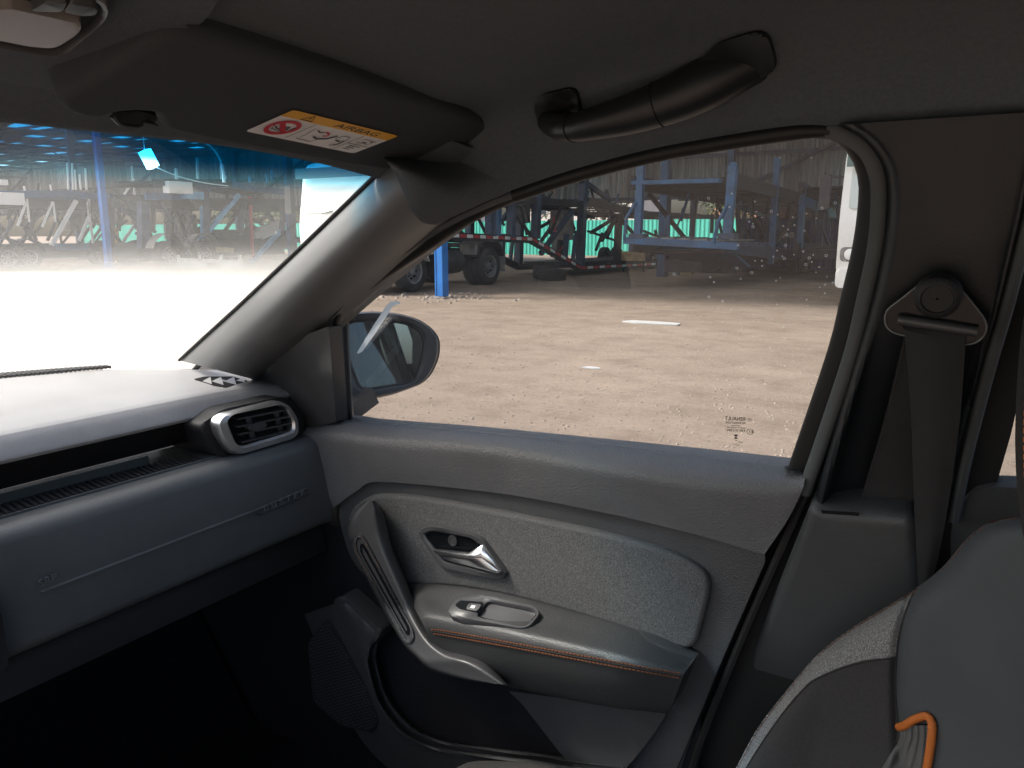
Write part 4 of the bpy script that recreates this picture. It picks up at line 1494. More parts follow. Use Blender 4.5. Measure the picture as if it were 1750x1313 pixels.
# open shelf under the pad
lat([(-1.098, 1.101), (-1.108, 1.080), (-1.118, 1.060), (-1.135, 1.055), (-1.2, 1.05)], 'cavity').build('shelf_back', dash)
lat([(-1.1205, 1.053), (-1.118, 1.038)], 'strip', YL, .70).build('shelf_trim', dash)
prof = [(-1.19, 1.036), (-1.06, 1.037)] + arc(-1.046, 1.011, .026, 98, 8, 10) + [(-1.014, .97), (-1.011, .92), (-1.012, .888)] + arc(-1.028, .884, .016, 0, -80, 6) + [(-1.08, .858), (-1.2, .85)]
glove = lat(prof, 'glove', YL, YR, 30).build('glovebox', car)
GX = lambda z: -1.0196 + (1.014 - z) * .0  # nominal face
# ribbed rubber mat lying in the shelf
mb_ = MB()
outl = [PZ(px, py, 1.0375) for px, py in ((24, 878), (34, 868), (330, 784), (363, 790))]
y0, y1 = .36, .76
for k in range(46):
    y = y0 + (y1 - y0) * k / 45
    mb_.beam((-1.117, y, 1.0385), (-1.072, y - .008, 1.0385), .0042, .004, 'mat')
mb_.box((-1.094, (y0 + y1) / 2, 1.0365), (.048, y1 - y0 + .02, .0025), 'mat')
mb_.build('shelf_mat', glove)
mb_ = MB()
mb_.beam((-1.066, y0 - .01, 1.0385), (-1.066, y1 + .03, 1.0385), .003, .004, 'glove')
mb_.build('shelf_lip', glove)
# groove line, its box and raised lettering on the lid
FX = -1.0105
def G(px, py, x=FX): return PX(px, py, x)
def ridge(b, pts, w, h, m):
    P = [G(*p) for p in pts]
    nrm = V((1, 0, 0))
    for i in range(len(P) - 1):
        d = (P[i + 1] - P[i]).normalized()
        s_ = d.cross(nrm).normalized() * (w / 2)
        a, c = P[i], P[i + 1]
        o = V((h, 0, 0)); dn = V((-.004, 0, 0))
        b.add([a - s_ + dn, c - s_ + dn, c - s_ * .2 + o, a - s_ * .2 + o, a + s_ * .2 + o, c + s_ * .2 + o, c + s_ + dn, a + s_ + dn], [(0, 1, 2, 3), (3, 2, 5, 4), (4, 5, 6, 7)], m)
mb_ = MB()
ridge(mb_, [(70, 1013), (431, 875)], .0055, .002, 'glove')
ridge(mb_, [(431, 875), (527, 834), (529, 845), (447, 881), (431, 875)], .0028, .0014, 'glove')
mb_.build('lid_line', glove, smooth=False)
mb_ = MB()
a, c = G(449, 876), G(524, 844)
u = (c - a).normalized()
v = V((1, 0, 0)).cross(u).normalized()
if v.z < 0: v = -v
LW = (c - a).length
for k, chx in enumerate('DUSTER'):
    put_text(mb_, chx, a + u * (LW * (k + .1) / 6) + v * .0015, u, v, 'letter', LW / 6 * .58, V((1, 0, 0)), .0032, .0092)
mb_.build('lettering', glove, smooth=False)
mb_ = MB()
a, c = G(66, 1004), G(98, 991)
u = (c - a).normalized(); v = V((1, 0, 0)).cross(u).normalized()
if v.z < 0: v = -v
put_text(mb_, 'SRP', a + v * .001, u, v, 'letter', (c - a).length, V((1, 0, 0)), .0020, .009)
mb_.build('lettering', glove, smooth=False)
# lower dash, footwell and centre console
lat([(-1.045, .858), (-1.035, .845), (-1.03, .81), (-1.05, .80), (-1.35, .74)], 'lower', .38, YR, 10).build('lower_dash', car)
b = MB()
b.box((-1.5, .66, .60), (.06, .70, .70), 'carpet')
b.box((-.75, .70, .33), (1.5, .78, .04), 'carpet')
b.box((-1.36, .66, .45), (.03, .64, .30), 'carpet', Matrix.Rotation(R(-38), 3, 'Y'))
b.box((-.95, .999, .50), (1.3, .012, .72), 'carpet')
b.box((-1.28, .66, .88), (.5, .64, .02), 'carpet')
b.build('footwell', car)
b = MB()
b.box((-.75, .25, .52), (1.1, .16, .42), 'lower')
b.build('console', car)
o2 = rc([(-90, 1010), (2, 1040), (17, 1150), (-20, 1165), (-90, 1180)], 14)
plate('console_trim', [PX(p.x, p.y, -.985) for p in o2], (-.05, 0, 0), 'lower', .006, car)

# ---- demister strip at the foot of the screen
mb_ = MB()
for k in range(60):
    y = .42 + k * .0068
    xx = -1.575 + max(0, (y - .45)) * .38
    mb_.box((xx, y, 1.152), (.05, .0028, .005), 'satin')
mb_.build('demister_vent', dash, kind='stuff')

# ---- defroster louvre in the dash top, right corner
def dtop(px, py, z=1.1475): return PZ(px, py, z)
o2 = rc([(331, 648), (349, 643.5), (398, 643.5), (424, 651), (386, 662), (366, 659)], 3)
dv = plate('corner_vent', [on(dash, p.x, p.y, .004) for p in o2], (0, 0, -.006), 'cavity', 0, car)
for k, (x0, x1) in enumerate(((346, 364), (362, 384), (384, 406), (404, 421))):
    m_ = MB()
    a0, a1 = on(dash, x0, 651.5 - (k == 3) * 1, .0045), on(dash, x1 - 2, 657.5 - (k == 3) * 4 - (k == 0) * 1, .0045)
    t0 = on(dash, (x0 + x1) / 2 + 5, 648, .004) + V((0, 0, .004))
    dn = V((0, 0, -.004))
    m_.add([a0, a1, t0, a0 + dn, a1 + dn, t0 + dn], [(0, 1, 2), (5, 4, 3), (0, 3, 4, 1), (1, 4, 5, 2), (2, 5, 3, 0)], 'dash')
    m_.build('louvre', dv, smooth=False)

# ---- round-cornered air vent with satin chrome frame
def A(px, py, x=-1.035): return PX(px, py, x)
vo = rc([(369, 722), (382, 709), (478, 685), (494, 691), (511, 714), (513, 740), (507, 751), (413, 779), (398, 776), (377, 747)], 9)
vi = rc([(391, 721), (401, 709), (480, 693), (491, 697), (503, 722), (502, 738), (417, 764), (406, 759)], 6)
hous = rc([(340, 728), (380, 700), (480, 678), (500, 684), (519, 712), (521, 742), (512, 756), (415, 788), (372, 780)], 12)
vent = plate('air_vent', [A(p.x, p.y, -1.058) for p in hous], (-.16, 0, .0), 'lower', .016, car)
b = MB()
ring(b, vo, vi, lambda x, y: A(x, y, -1.040), lambda x, y: A(x, y, -1.034), (-.03, 0, 0), (-.02, 0, 0), 'satinchrome', 96)
b.build('bezel', vent)
plate('vent_throat', [A(p.x, p.y, -1.0565) for p in vi], (-.01, 0, 0), 'cavity', 0, vent)
for k in range(4):
    f = (k + .5) / 4
    def edge_(side, f):
        if side == 0: a_, c_ = (400, 709), (409, 762)
        else: a_, c_ = (484, 694), (503, 738)
        return a_[0] + (c_[0] - a_[0]) * f, a_[1] + (c_[1] - a_[1]) * f
    p, q = edge_(0, f), edge_(1, f)
    ins = 0 if k in (1, 2) else 1
    m_ = MB(); m_.beam(A(p[0] - 2 + ins * 3, p[1], -1.049), A(q[0] + 2 - ins * 2, q[1], -1.049), .016, .0028, 'satin'); m_.build('slat', vent)
for px, t in ((423, .0), (470, .0)):
    m_ = MB(); m_.beam(A(px, 712 - (px - 423) * .25, -1.052), A(px + 9, 752 - (px - 423) * .3, -1.052), .010, .0028, 'satin', V((1, 0, 0))); m_.build('slat', vent)
o2 = rc([(424, 730), (440, 722), (454, 722), (458, 728), (444, 735), (428, 737)], 3)
plate('tab', [A(p.x, p.y, -1.036) for p in o2], (-.012, 0, 0), 'satin', .0025, vent)

# ---- door: upper pad
rows = [Y_([(512, 722), (587, 715.5), (640, 722), (800, 735), (1000, 755), (1200, 776), (1352, 793), (1384, 797)], 1.035),
        Y_([(513, 727), (587, 722), (640, 729), (820, 743), (1000, 764), (1200, 790), (1352, 805), (1379, 806)], 1.0),
        Y_([(514, 735), (590, 738), (640, 744), (830, 758), (1000, 784), (1200, 812), (1345, 822), (1376, 818)], .974),
        Y_([(516, 742), (590, 750), (640, 756), (835, 771), (1000, 798), (1190, 827), (1340, 837), (1374, 828)], .966),
        Y_([(522, 752), (595, 762), (640, 768), (835, 784), (1000, 811), (1185, 841), (1330, 852), (1371, 838)], .966),
        Y_([(548, 815), (600, 800), (650, 800), (840, 816), (1015, 848), (1186, 880), (1300, 898), (1345, 890)], .974),
        Y_([(570, 868), (612, 838), (650, 824), (843, 842), (1025, 875), (1186, 913), (1292, 944), (1306, 948)], .982)]
door = sheet(rows, 'sill', 60, 37, (0, .03, 0)).build('door', car)
# lower door panel
o2 = rc([(584, 905, 6), (576, 868, 14), (618, 826, 30), (692, 818, 40), (843, 834, 60), (1025, 867, 60), (1186, 905, 60), (1300, 934, 0), (1310, 955, 10), (1233, 1131, 30), (1203, 1205, 30),
         (1150, 1330, 0), (1140, 1420, 0), (1000, 1420, 0), (975, 1305, 20), (893, 1202, 20), (872, 1170, 20), (800, 1120, 20), (700, 1060, 20), (600, 960, 30)], 10)
plate('door_panel', [PY(p.x, p.y, .990) for p in o2], (0, .04, 0), 'door', .006, door)
b = MB()
b.box((-.45, 1.045, .62), (1.2, .02, .86), 'cavity')
b.build('door_core', door)
# end of the door towards the pillar, rounded top corner
rows = [Y_([(1340, 800), (1366, 802), (1378, 806), (1378, 815), (1366, 840), (1306, 965), (1233, 1131), (1203, 1205), (1150, 1330)], .985),
        [PY(px, py, 1.02) for px, py in ((1342, 796), (1370, 798), (1384, 806), (1384, 820), (1371, 850), (1311, 970), (1238, 1136), (1208, 1210), (1155, 1335))],
        [PY(px, py, 1.09) for px, py in ((1342, 792), (1370, 795), (1384, 806), (1386, 822), (1372, 852), (1312, 972), (1239, 1138), (1209, 1212), (1156, 1337))]]
sheet(rows, 'lower', 40, 8).build('door_edge', door)
# cloth inset
o2 = rc([(592, 884, 14), (606, 862, 12), (632, 846, 20), (690, 847, 40), (760, 858, 60), (866, 878, 60), (1025, 911, 60), (1149, 945, 60), (1204, 978, 25), (1213, 1003, 20), (1203, 1050, 20), (1188, 1104, 12),
         (1172, 1112, 10), (1003, 1055, 60), (866, 1018, 60), (774, 1002, 60), (690, 1000, 30), (640, 985, 20), (598, 908, 14)], 20, 8)
pillow('cloth_inset', [PY(p.x, p.y, .976) for p in o2], (0, -1, 0), .0075, .03, 'cloth', door, 240)
# armrest
rows = [Y_([(680, 1010), (697, 996), (774, 1000), (866, 1014), (1003, 1049), (1094, 1076), (1184, 1119)], .982),
        Y_([(690, 1012), (705, 999), (774, 1004), (866, 1019), (1003, 1054), (1094, 1081), (1182, 1123)], .970),
        Y_([(705, 1035), (720, 1025), (790, 1034), (870, 1050), (1003, 1080), (1094, 1104), (1177, 1137, .948)], .935),
        Y_([(716, 1054), (735, 1050), (800, 1062), (872, 1076), (1003, 1104), (1090, 1125, .906), (1172, 1147, .927)], .902),
        Y_([(722, 1066), (740, 1064), (800, 1076), (872, 1089), (1003, 1115), (1090, 1134, .900), (1169, 1152, .922)], .895),
        Y_([(728, 1080), (745, 1080), (800, 1090), (870, 1101), (1003, 1126), (1090, 1143, .898), (1166, 1159, .920)], .893),
        Y_([(740, 1110), (755, 1115), (810, 1128), (872, 1140), (975, 1160), (1070, 1176, .905), (1156, 1186, .926)], .900),
        Y_([(770, 1145), (790, 1150), (830, 1160), (877, 1170), (957, 1188), (1060, 1206, .922), (1145, 1212, .938)], .918),
        Y_([(775, 1150), (795, 1155), (835, 1166), (880, 1176), (957, 1193), (1060, 1211), (1141, 1218, .955)], .94)]
arm = sheet(rows, 'vinyl', 60, 49, (0, .05, 0)).build('armrest', car)
# piping between two rows of orange thread
b = MB()
st1 = spl([on(arm, x, y, .0012) for x, y in ((737, 1076.5), (756, 1077.5), (866, 1097), (1003, 1122), (1090, 1138), (1164, 1151))], 70)
st2 = spl([on(arm, x, y, .0012) for x, y in ((741, 1083), (756, 1085), (866, 1104.5), (1003, 1130), (1090, 1146), (1162, 1158.5))], 70)
mid = [(p + q) / 2 + V((0, .0015, 0)) for p, q in zip(st1, st2)]
for st in (st1, st2):
    for i in range(len(st) - 1):
        d = st[i + 1] - st[i]
        b.beam(st[i] + d * .12 + V((0, -.0006, 0)), st[i] + d * .82 + V((0, -.0006, 0)), .0014, .0016, 'stitch')
b.build('stitching', arm, kind='stuff')
MB().tube(mid, .0026, 'seatblack', 8).build('piping', arm)
# switch panel
p0 = PY(840, 1035, .945)
pn = V((0, -.42, 1)).normalized()
def SW(px, py, up=0.0): return PL(px, py, PY(845, 1043, .930) + pn * (.004 + up), pn)
o2 = rc([(762, 1042), (782, 1018), (812, 1013.5), (912, 1033), (925, 1047), (906, 1071), (890, 1075), (775, 1055)], 10)
SWO = o2
po = rc([(832, 1025), (909, 1040), (918, 1048), (900, 1069), (888, 1070), (812, 1052)], 7)
b = MB()
ring(b, SWO, po, lambda x, y: SW(x, y, .004), lambda x, y: SW(x, y, .004), tuple(-pn * .014), tuple(-pn * .010), 'satin', 80)
swp = b.build('switch_panel', car)
o2 = rc([(777, 1034), (786, 1026), (826, 1029), (812, 1046), (786, 1041)], 4)
plate('switch_recess', [SW(p.x, p.y, .0046) for p in o2], -pn * .003, 'gloss', 0, swp)
o2 = rc([(801, 1030.5), (824, 1033), (815, 1044.5), (796, 1041)], 3)
plate('window_switch', [SW(p.x, p.y, .0068) for p in o2], -pn * .004, 'satin', .001, swp)
b = MB()
o2 = [(806, 1034.5), (813, 1035.3), (810, 1040), (803, 1039)]
b.add([SW(p[0], p[1], .0070) for p in o2], [(0, 1, 2, 3)], 'white')
b.build('switch_symbol', swp, smooth=False, fix=False)
plate('pull_cup', [SW(p.x, p.y, -.004) for p in po], -pn * .004, 'satin', 0, swp)
# pull handle
def hy(py, y): return y - .040 * min(1, max(0, (py - 1040) / 90))
PHL = [(630, 856), (612, 872), (600, 890), (595, 908), (603, 934), (638, 1010), (685, 1094), (712, 1124), (738, 1146), (793, 1162), (844, 1169)]
PHR = [(640, 856), (651, 870), (659, 894), (671, 938), (691, 986), (719, 1050), (742, 1088), (767, 1109), (802, 1119), (834, 1137), (868, 1170)]
A_ = spl([V((a, c, 0)) for a, c in PHL], 60); B_ = spl([V((a, c, 0)) for a, c in PHR], 60)
def ph_row(f, dy):
    out = []
    for a, c in zip(A_, B_):
        p = a.lerp(c, f)
        out.append(PY(p.x, p.y, hy(p.y, .918) + dy))
    return out
rows = [ph_row(0, .055), ph_row(0, .012), ph_row(.03, .004), ph_row(.10, 0), ph_row(.3, 0), ph_row(.5, 0), ph_row(.66, 0), ph_row(.74, .002), ph_row(.82, .007), ph_row(.93, .016), ph_row(1.0, .026), ph_row(1.0, .06)]
ph = sheet(rows, 'satin', 70, 67).build('pull_handle', car, angle=60)
io = rc([(603, 922), (613, 911), (621, 917), (706, 1078), (707, 1092), (699, 1101), (690, 1096), (603, 940)], 5)
ii = rc([(608, 924), (613, 917), (618, 921), (705, 1079), (706, 1091), (700, 1098), (694, 1093), (608, 938)], 4)
def IN(px, py, y=.9145): return PY(px, py, hy(py, y))
def bar_ring(b, oo, inn, y, m, dep):
    N = 80
    def rs_(pts):
        P = [V((p[0], p[1], 0)) for p in pts]; P.append(P[0].copy())
        return spl(P, N + 1, False)[:-1]
    a, c = rs_(oo), rs_(inn)
    vs = [PY(p.x, p.y, hy(p.y, y + dep)) for p in a] + [PY(p.x, p.y, hy(p.y, y)) for p in a] + [PY(p.x, p.y, hy(p.y, y)) for p in c] + [PY(p.x, p.y, hy(p.y, y + dep)) for p in c]
    fs = []
    for r_ in range(3):
        for k in range(N):
            l = (k + 1) % N
            fs.append((r_ * N + k, r_ * N + l, (r_ + 1) * N + l, (r_ + 1) * N + k))
    return b.add(vs, fs, m)
b = MB(); bar_ring(b, io, ii, .9145, 'chrome', .012); b.build('chrome_strip', ph)
def rs40(pts):
    P = [V((p[0], p[1], 0)) for p in pts]
    k0 = min(range(len(P)), key=lambda k: P[k].y); k1 = max(range(len(P)), key=lambda k: P[k].y)
    a = [P[(k0 + t) % len(P)] for t in range((k1 - k0) % len(P) + 1)]
    c = [P[(k0 - t) % len(P)] for t in range((k0 - k1) % len(P) + 1)]
    return spl(a, 40, False), spl(c, 40, False)
a, c = rs40(ii)
grid([[IN(p.x, p.y, .9168), IN((p.x + q.x) / 2, (p.y + q.y) / 2, .9168), IN(q.x, q.y, .9168)] for p, q in zip(a, c)], 'satin').build('handle_inlay', ph)
go = rc([(615, 930), (620, 928), (699, 1072), (700, 1085), (695, 1086), (616, 945)], 3)
gi = rc([(618, 936), (620, 935), (695, 1073), (696, 1080), (694, 1080), (619, 946)], 2)
b = MB(); bar_ring(b, go, gi, .9152, 'gloss', .004); b.build('inlay_groove', ph)
# inside door release
dho = rc([(710, 911), (728, 897), (748, 898), (811, 914), (824, 921), (868, 981), (863, 991), (846, 992), (762, 976), (748, 968)], 8)
dhi = rc([(722, 914), (737, 908), (803, 920), (822, 933), (856, 978), (850, 983), (758, 961)], 6)
b = MB()
ring(b, dho, dhi, lambda x, y: PY(x, y, .9695), lambda x, y: PY(x, y, .9695), (0, .02, 0), (0, .008, 0), 'satin', 80)
dh = b.build('door_handle', car)
plate('handle_cup', [PY(p.x, p.y, .9745) for p in dhi], (0, .004, 0), 'gloss', 0, dh)
b = MB()
c_ = PY(774, 924, .9735); b.lathe([(0, .0095), (-.002, .009), (-.0022, .0075), (-.001, .007), (-.001, .0005)], c_, (0, 1, 0), 'satin', 20)
b.build('screw_cap', dh)
LV = lambda px, py, y: PY(px, py, y)
b = MB()
P = {'tl': LV(739, 940, .9635), 'tm': LV(801, 946, .9625), 'tt': LV(823, 931.5, .9615), 'r': LV(855, 977.5, .9615), 'rb': LV(851, 982, .964), 'bl': LV(762, 958.5, .9665), 'rl': LV(741, 944, .966),
     'ml': LV(743, 945, .9600), 'mm': LV(800, 953, .9575), 'mr': LV(822, 954, .9565), 'mr2': LV(851, 976, .9585)}
K = list(P); ix = {k: i for i, k in enumerate(K)}
F = [('tl', 'tm', 'mm', 'ml'), ('tm', 'tt', 'mr', 'mm'), ('tt', 'r', 'mr2', 'mr'), ('ml', 'mm', 'bl', 'rl'), ('mm', 'mr', 'mr2', 'rb', 'bl'), ('tl', 'ml', 'rl'), ('r', 'rb', 'mr2')]
vs = [P[k] for k in K]; nv = len(vs)
back = [p + V((0, .006, 0)) for p in vs]
per = ['tl', 'rl', 'bl', 'rb', 'r', 'tt', 'tm']
fs = [tuple(ix[k] for k in f) for f in F] + [(ix[per[i]], ix[per[(i + 1) % 7]], ix[per[(i + 1) % 7]] + nv, ix[per[i]] + nv) for i in range(7)]
b.add(vs + back, fs, 'chrome')
me = b.mesh('lever', smooth=False)
bm = bmesh.new(); bm.from_mesh(me)
bmesh.ops.bevel(bm, geom=list(bm.edges), offset=.0012, segments=2, affect='EDGES', clamp_overlap=True)
bm.to_mesh(me); bm.free()
me.polygons.foreach_set('use_smooth', [True] * len(me.polygons))
link('lever', me, dh)
# lower door: pocket wall, rim, speaker
o2 = rc([(868, 1181, 6), (957, 1193), (1060, 1211), (1140, 1219, 6), (1115, 1258, 20), (1082, 1300, 30), (1040, 1345), (1000, 1330), (957, 1287), (893, 1204)], 12)
plate('door_pocket', [PY(p.x, p.y, .968) for p in o2], (0, .03, 0), 'pocket', .006, door)
rim_i = [(600, 1030), (651, 1080), (637, 1108), (635, 1140), (651, 1195), (683, 1240), (719, 1266), (770, 1281), (840, 1290), (911, 1298), (975, 1309), (1060, 1318)]
rim_o = [(561, 1036), (582, 1075), (600, 1112), (618, 1150), (640, 1212), (672, 1255), (712, 1279), (765, 1296), (836, 1306), (905, 1315), (965, 1328), (1050, 1340)]
rim_b = [(520, 1050), (545, 1110), (560, 1150), (585, 1210), (625, 1275), (660, 1310), (700, 1340), (760, 1370), (830, 1390), (900, 1400), (960, 1410), (1040, 1420)]
rows = [Y_(rim_i, .995), Y_([(p[0] - 3, p[1] + 1) for p in rim_i], .955), [PY(.55 * p[0] + .45 * q[0], .55 * p[1] + .45 * q[1], .946) for p, q in zip(rim_i, rim_o)], Y_(rim_o, .952), Y_(rim_b, .965)]
sheet(rows, 'pocket', 60, 25, (0, .02, 0)).build('pocket_rim', door)
o2 = rc([(566, 1027, 8), (584, 1018, 8), (653, 1079, 10), (640, 1100, 10), (600, 1100), (575, 1060)], 8)
plate('pocket_corner', [PY(p.x, p.y, .95) for p in o2], (0, .04, 0), 'pocket', .006, door)
sp = rc([(560, 1054), (602, 1130), (634, 1188), (648, 1230), (637, 1254), (582, 1240), (535, 1200), (525, 1100)], 10)
grl = plate('speaker_grille', [PY(p.x, p.y, .9515) for p in sp], (0, .01, 0), 'lower', .002, car)
b = MB()
poly = [V((p[0], p[1])) for p in sp]
def inside(x, y, poly):
    c = False
    for i in range(len(poly)):
        a, d = poly[i - 1], poly[i]
        if (a[1] > y) != (d[1] > y) and x < (d[0] - a[0]) * (y - a[1]) / (d[1] - a[1]) + a[0]: c = not c
    return c
for i in range(40):
    for j in range(26):
        x = 520 + j * 6.2 + (i % 2) * 3.1
        y = 1050 + i * 5.4 + (x - 520) * -.28 + 30
        if all(inside(x + dx, y + dy, poly) for dx, dy in ((4, 0), (-4, 0), (0, 4), (0, -4))):
            p, q = PY(x - 1.9, y + .8, .9495), PY(x + 1.9, y - .4, .9495)
            b.beam(p, q, .0016, .0018, 'door')
b.build('grille_mesh', grl, kind='stuff')
for p in grl.users_collection: pass

# ---- side window: glass, frame and seals
WIN = [(588, 717), (580, 552), (640, 491), (688, 457), (736, 426), (798, 386), (880, 346), (990, 311), (1120, 275), (1216, 256), (1336, 235.5), (1389, 232.5), (1427, 243), (1453, 268), (1466, 303), (1467, 345), (1457, 422), (1436, 512), (1413, 604), (1348, 791)]
o2 = rc([(p[0], p[1]) for p in WIN], 12)
ext = []
cx_ = sum(p[0] for p in WIN) / len(WIN); cy_ = sum(p[1] for p in WIN) / len(WIN)
gl = [lean(p.x + (8 if p.x > cx_ else -8), p.y + (10 if p.y > cy_ else -8)) for p in o2]
me = bpy.data.meshes.new('window_glass')
me.from_pydata([tuple(p) for p in gl], [], [tuple(range(len(gl)))])
me.materials.append(M['side'])
glass = link('window_glass', me, car)
# frame pressed round the opening
fi = [(589, 722), (580, 552), (640, 491), (688, 457), (736, 426), (798, 386), (880, 346), (990, 311), (1120, 275), (1216, 256), (1336, 235.5), (1389, 232.5), (1427, 243), (1453, 268), (1466, 303), (1467, 345), (1457, 422), (1436, 512), (1413, 604), (1347, 800)]
fo = [(584, 724), (573, 545), (604, 500), (665, 440), (735, 394), (790, 362), (872, 330), (985, 298), (1116, 264), (1214, 247), (1336, 227), (1395, 224), (1440, 235), (1474, 262), (1491, 303), (1494, 345), (1487, 425), (1468, 520), (1446, 612), (1384, 806)]
rows = [L_(fi, -.004), L_(fi, .012), [lean(.6 * p[0] + .4 * q[0], .6 * p[1] + .4 * q[1], .020) for p, q in zip(fi, fo)], L_(fo, .022), L_([(q[0] + (q[0] - p[0]) * (.6 if k < 3 else 1.3), q[1] + (q[1] - p[1]) * (.6 if k < 3 else 1.3)) for k, (p, q) in enumerate(zip(fi, fo))], .008)]
sheet(rows, 'seal', 110, 17).build('window_frame', door, fix=True)
# narrow raised strip along the front upper frame
MB().tube(spl(L_([(560, 545), (600, 503), (660, 450), (728, 404), (785, 371), (860, 338), (930, 316)], .030), 40), .006, 'satin', 8).build('frame_strip', door)
# grey flocked weatherstrip on the body side
MB().tube(spl([lean(p[0], p[1], .036) for p in ((880, 334), (985, 299), (1116, 265), (1214, 247), (1336, 228), (1396, 223), (1436, 229), (1462, 244))], 40), [.0092] * 34 + [.0088, .008, .007, .006, .005, .004], 'seal', 10).build('upper_weatherstrip', car)
ws = [(1372, 223), (1412, 223), (1446, 231), (1484, 258), (1503, 300), (1506, 345), (1500, 420), (1480, 515), (1458, 606), (1420, 720), (1388, 812), (1378, 842)]
wsp = spl([lean(p[0] - 3, p[1], .034) for p in ws], 60)
MB().tube(wsp, [.0085] * 60, 'sealgrey', 10).build('weatherstrip', car)
low = spl([PY(px, py, .995) for px, py in ((1380, 838), (1350, 905), (1290, 1040), (1240, 1160), (1190, 1290), (1160, 1400))], 30)
MB().tube(low, .0065, 'seal', 8).build('lower_weatherstrip', car)
# etched marks, read from outside
b = MB()
def GLS(px, py): return lean(px, py, .0012)
U = (GLS(1240, 716) - GLS(1285, 718)).normalized()
Vv = (GLS(1262, 700) - GLS(1258, 760)).normalized()
def etch(t, xr, yb_, w, h): put_text(b, t, GLS(xr, yb_), U, Vv, 'ink', w, None, 0, h, .018)
px_m = (GLS(1240, 720) - GLS(1280, 720)).length / 40
etch('RENAULT', 1274, 719.5, 35 * px_m, 7 * px_m)
etch('PILKINGTON', 1274, 725.5, 33 * px_m, 4.2 * px_m)
etch('TEMPERED', 1266, 729, 17 * px_m, 2 * px_m)
etch('SAFETY GLASS AS2', 1274, 733, 32 * px_m, 2.4 * px_m)
etch('43R-011583', 1274, 738.5, 32 * px_m, 4.2 * px_m)
etch('E1', 1287, 740, 6.5 * px_m, 4.5 * px_m)
c_ = GLS(1282, 738); ribbon(b, [c_ + U * math.cos(t * .2618) * 5.6 * px_m + Vv * math.sin(t * .2618) * 5.2 * px_m for t in range(24)], .9 * px_m, 'ink', U.cross(Vv), True)
c_ = GLS(1281, 717.5)
d6 = [c_ + U * x * px_m + Vv * y * px_m for x, y in ((-6, 0), (0, 2.8), (6, 0), (0, -2.8))]
ribbon(b, d6, .8 * px_m, 'ink', U.cross(Vv), True)
ribbon(b, [c_ + U * x * px_m + Vv * y * px_m for x, y in ((-2.5, 0), (0, 1.2), (2.5, 0), (0, -1.2))], .6 * px_m, 'ink', U.cross(Vv), True)
for tri in (((1253, 743), (1262, 743), (1258, 747)), ((1254, 750), (1262, 750), (1257, 746.5))):
    b.add([GLS(*p) for p in tri], [(0, 1, 2)], 'ink')
for (x0, x1, y) in ((1261, 1270, 755.5), (1252, 1264, 760.5)):
    ribbon(b, [GLS(x0, y), GLS((x0 + x1) / 2, y + .2), GLS(x1, y + .4)], .9 * px_m, 'ink', U.cross(Vv))
etch('03', 1260, 754, 3.4 * px_m, 2.4 * px_m)
b.build('etched_mark', glass, smooth=False, fix=False)
# dried water spots on the outside of the glass
b = MB(); rq = random.Random(11)
for k in range(70):
    x = rq.gauss(1345, 70); y = rq.gauss(430, 75)
    if not inside(x, y, [V(p) for p in WIN]) or x < 1150: continue
    c_ = lean(x, y, -.0025); r_ = rq.choice((.0006, .0008, .0010, .0014))
    n_ = V((0, 1, .295)).normalized(); u_ = V((1, 0, 0)); w_ = n_.cross(u_)
    ribbon(b, [c_ + u_ * math.cos(t * .6283) * r_ + w_ * math.sin(t * .6283) * r_ for t in range(10)], .0004, 'tape', n_, True)
b.build('water_spots', glass, kind='stuff', smooth=False, fix=False)
b = MB()  # white streak reflected in the glass, shaped as a thin pale strip
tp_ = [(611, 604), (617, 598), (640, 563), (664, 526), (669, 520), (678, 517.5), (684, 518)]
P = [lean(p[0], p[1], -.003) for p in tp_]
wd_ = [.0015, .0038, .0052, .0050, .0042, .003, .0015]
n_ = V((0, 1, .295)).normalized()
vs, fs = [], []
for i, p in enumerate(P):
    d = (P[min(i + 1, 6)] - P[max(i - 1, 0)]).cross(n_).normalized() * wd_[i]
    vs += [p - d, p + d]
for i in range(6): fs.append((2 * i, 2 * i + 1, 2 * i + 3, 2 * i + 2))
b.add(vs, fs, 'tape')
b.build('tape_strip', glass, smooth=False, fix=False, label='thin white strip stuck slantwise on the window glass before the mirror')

# ---- sail panel, frame post
o2 = rc([(425, 660), (440, 640), (470, 605), (500, 580, 10), (545, 564, 20), (562, 558, 4), (574, 722, 3), (548, 727, 20), (520, 735, 10), (470, 745), (430, 730)], 6)
plate('mirror_panel', [lean(p.x, p.y, .046) for p in o2], (0, .03, 0), 'satin', .008, door)
rows = [Y_([(572, 540), (575, 600), (582, 722)], 1.012), Y_([(579, 540), (581, 600), (589, 722)], 1.008), Y_([(583, 540), (585, 600), (592, 722)], 1.02)]
sheet(rows, 'satin', 10, 8, (0, .02, 0)).build('frame_post', door)

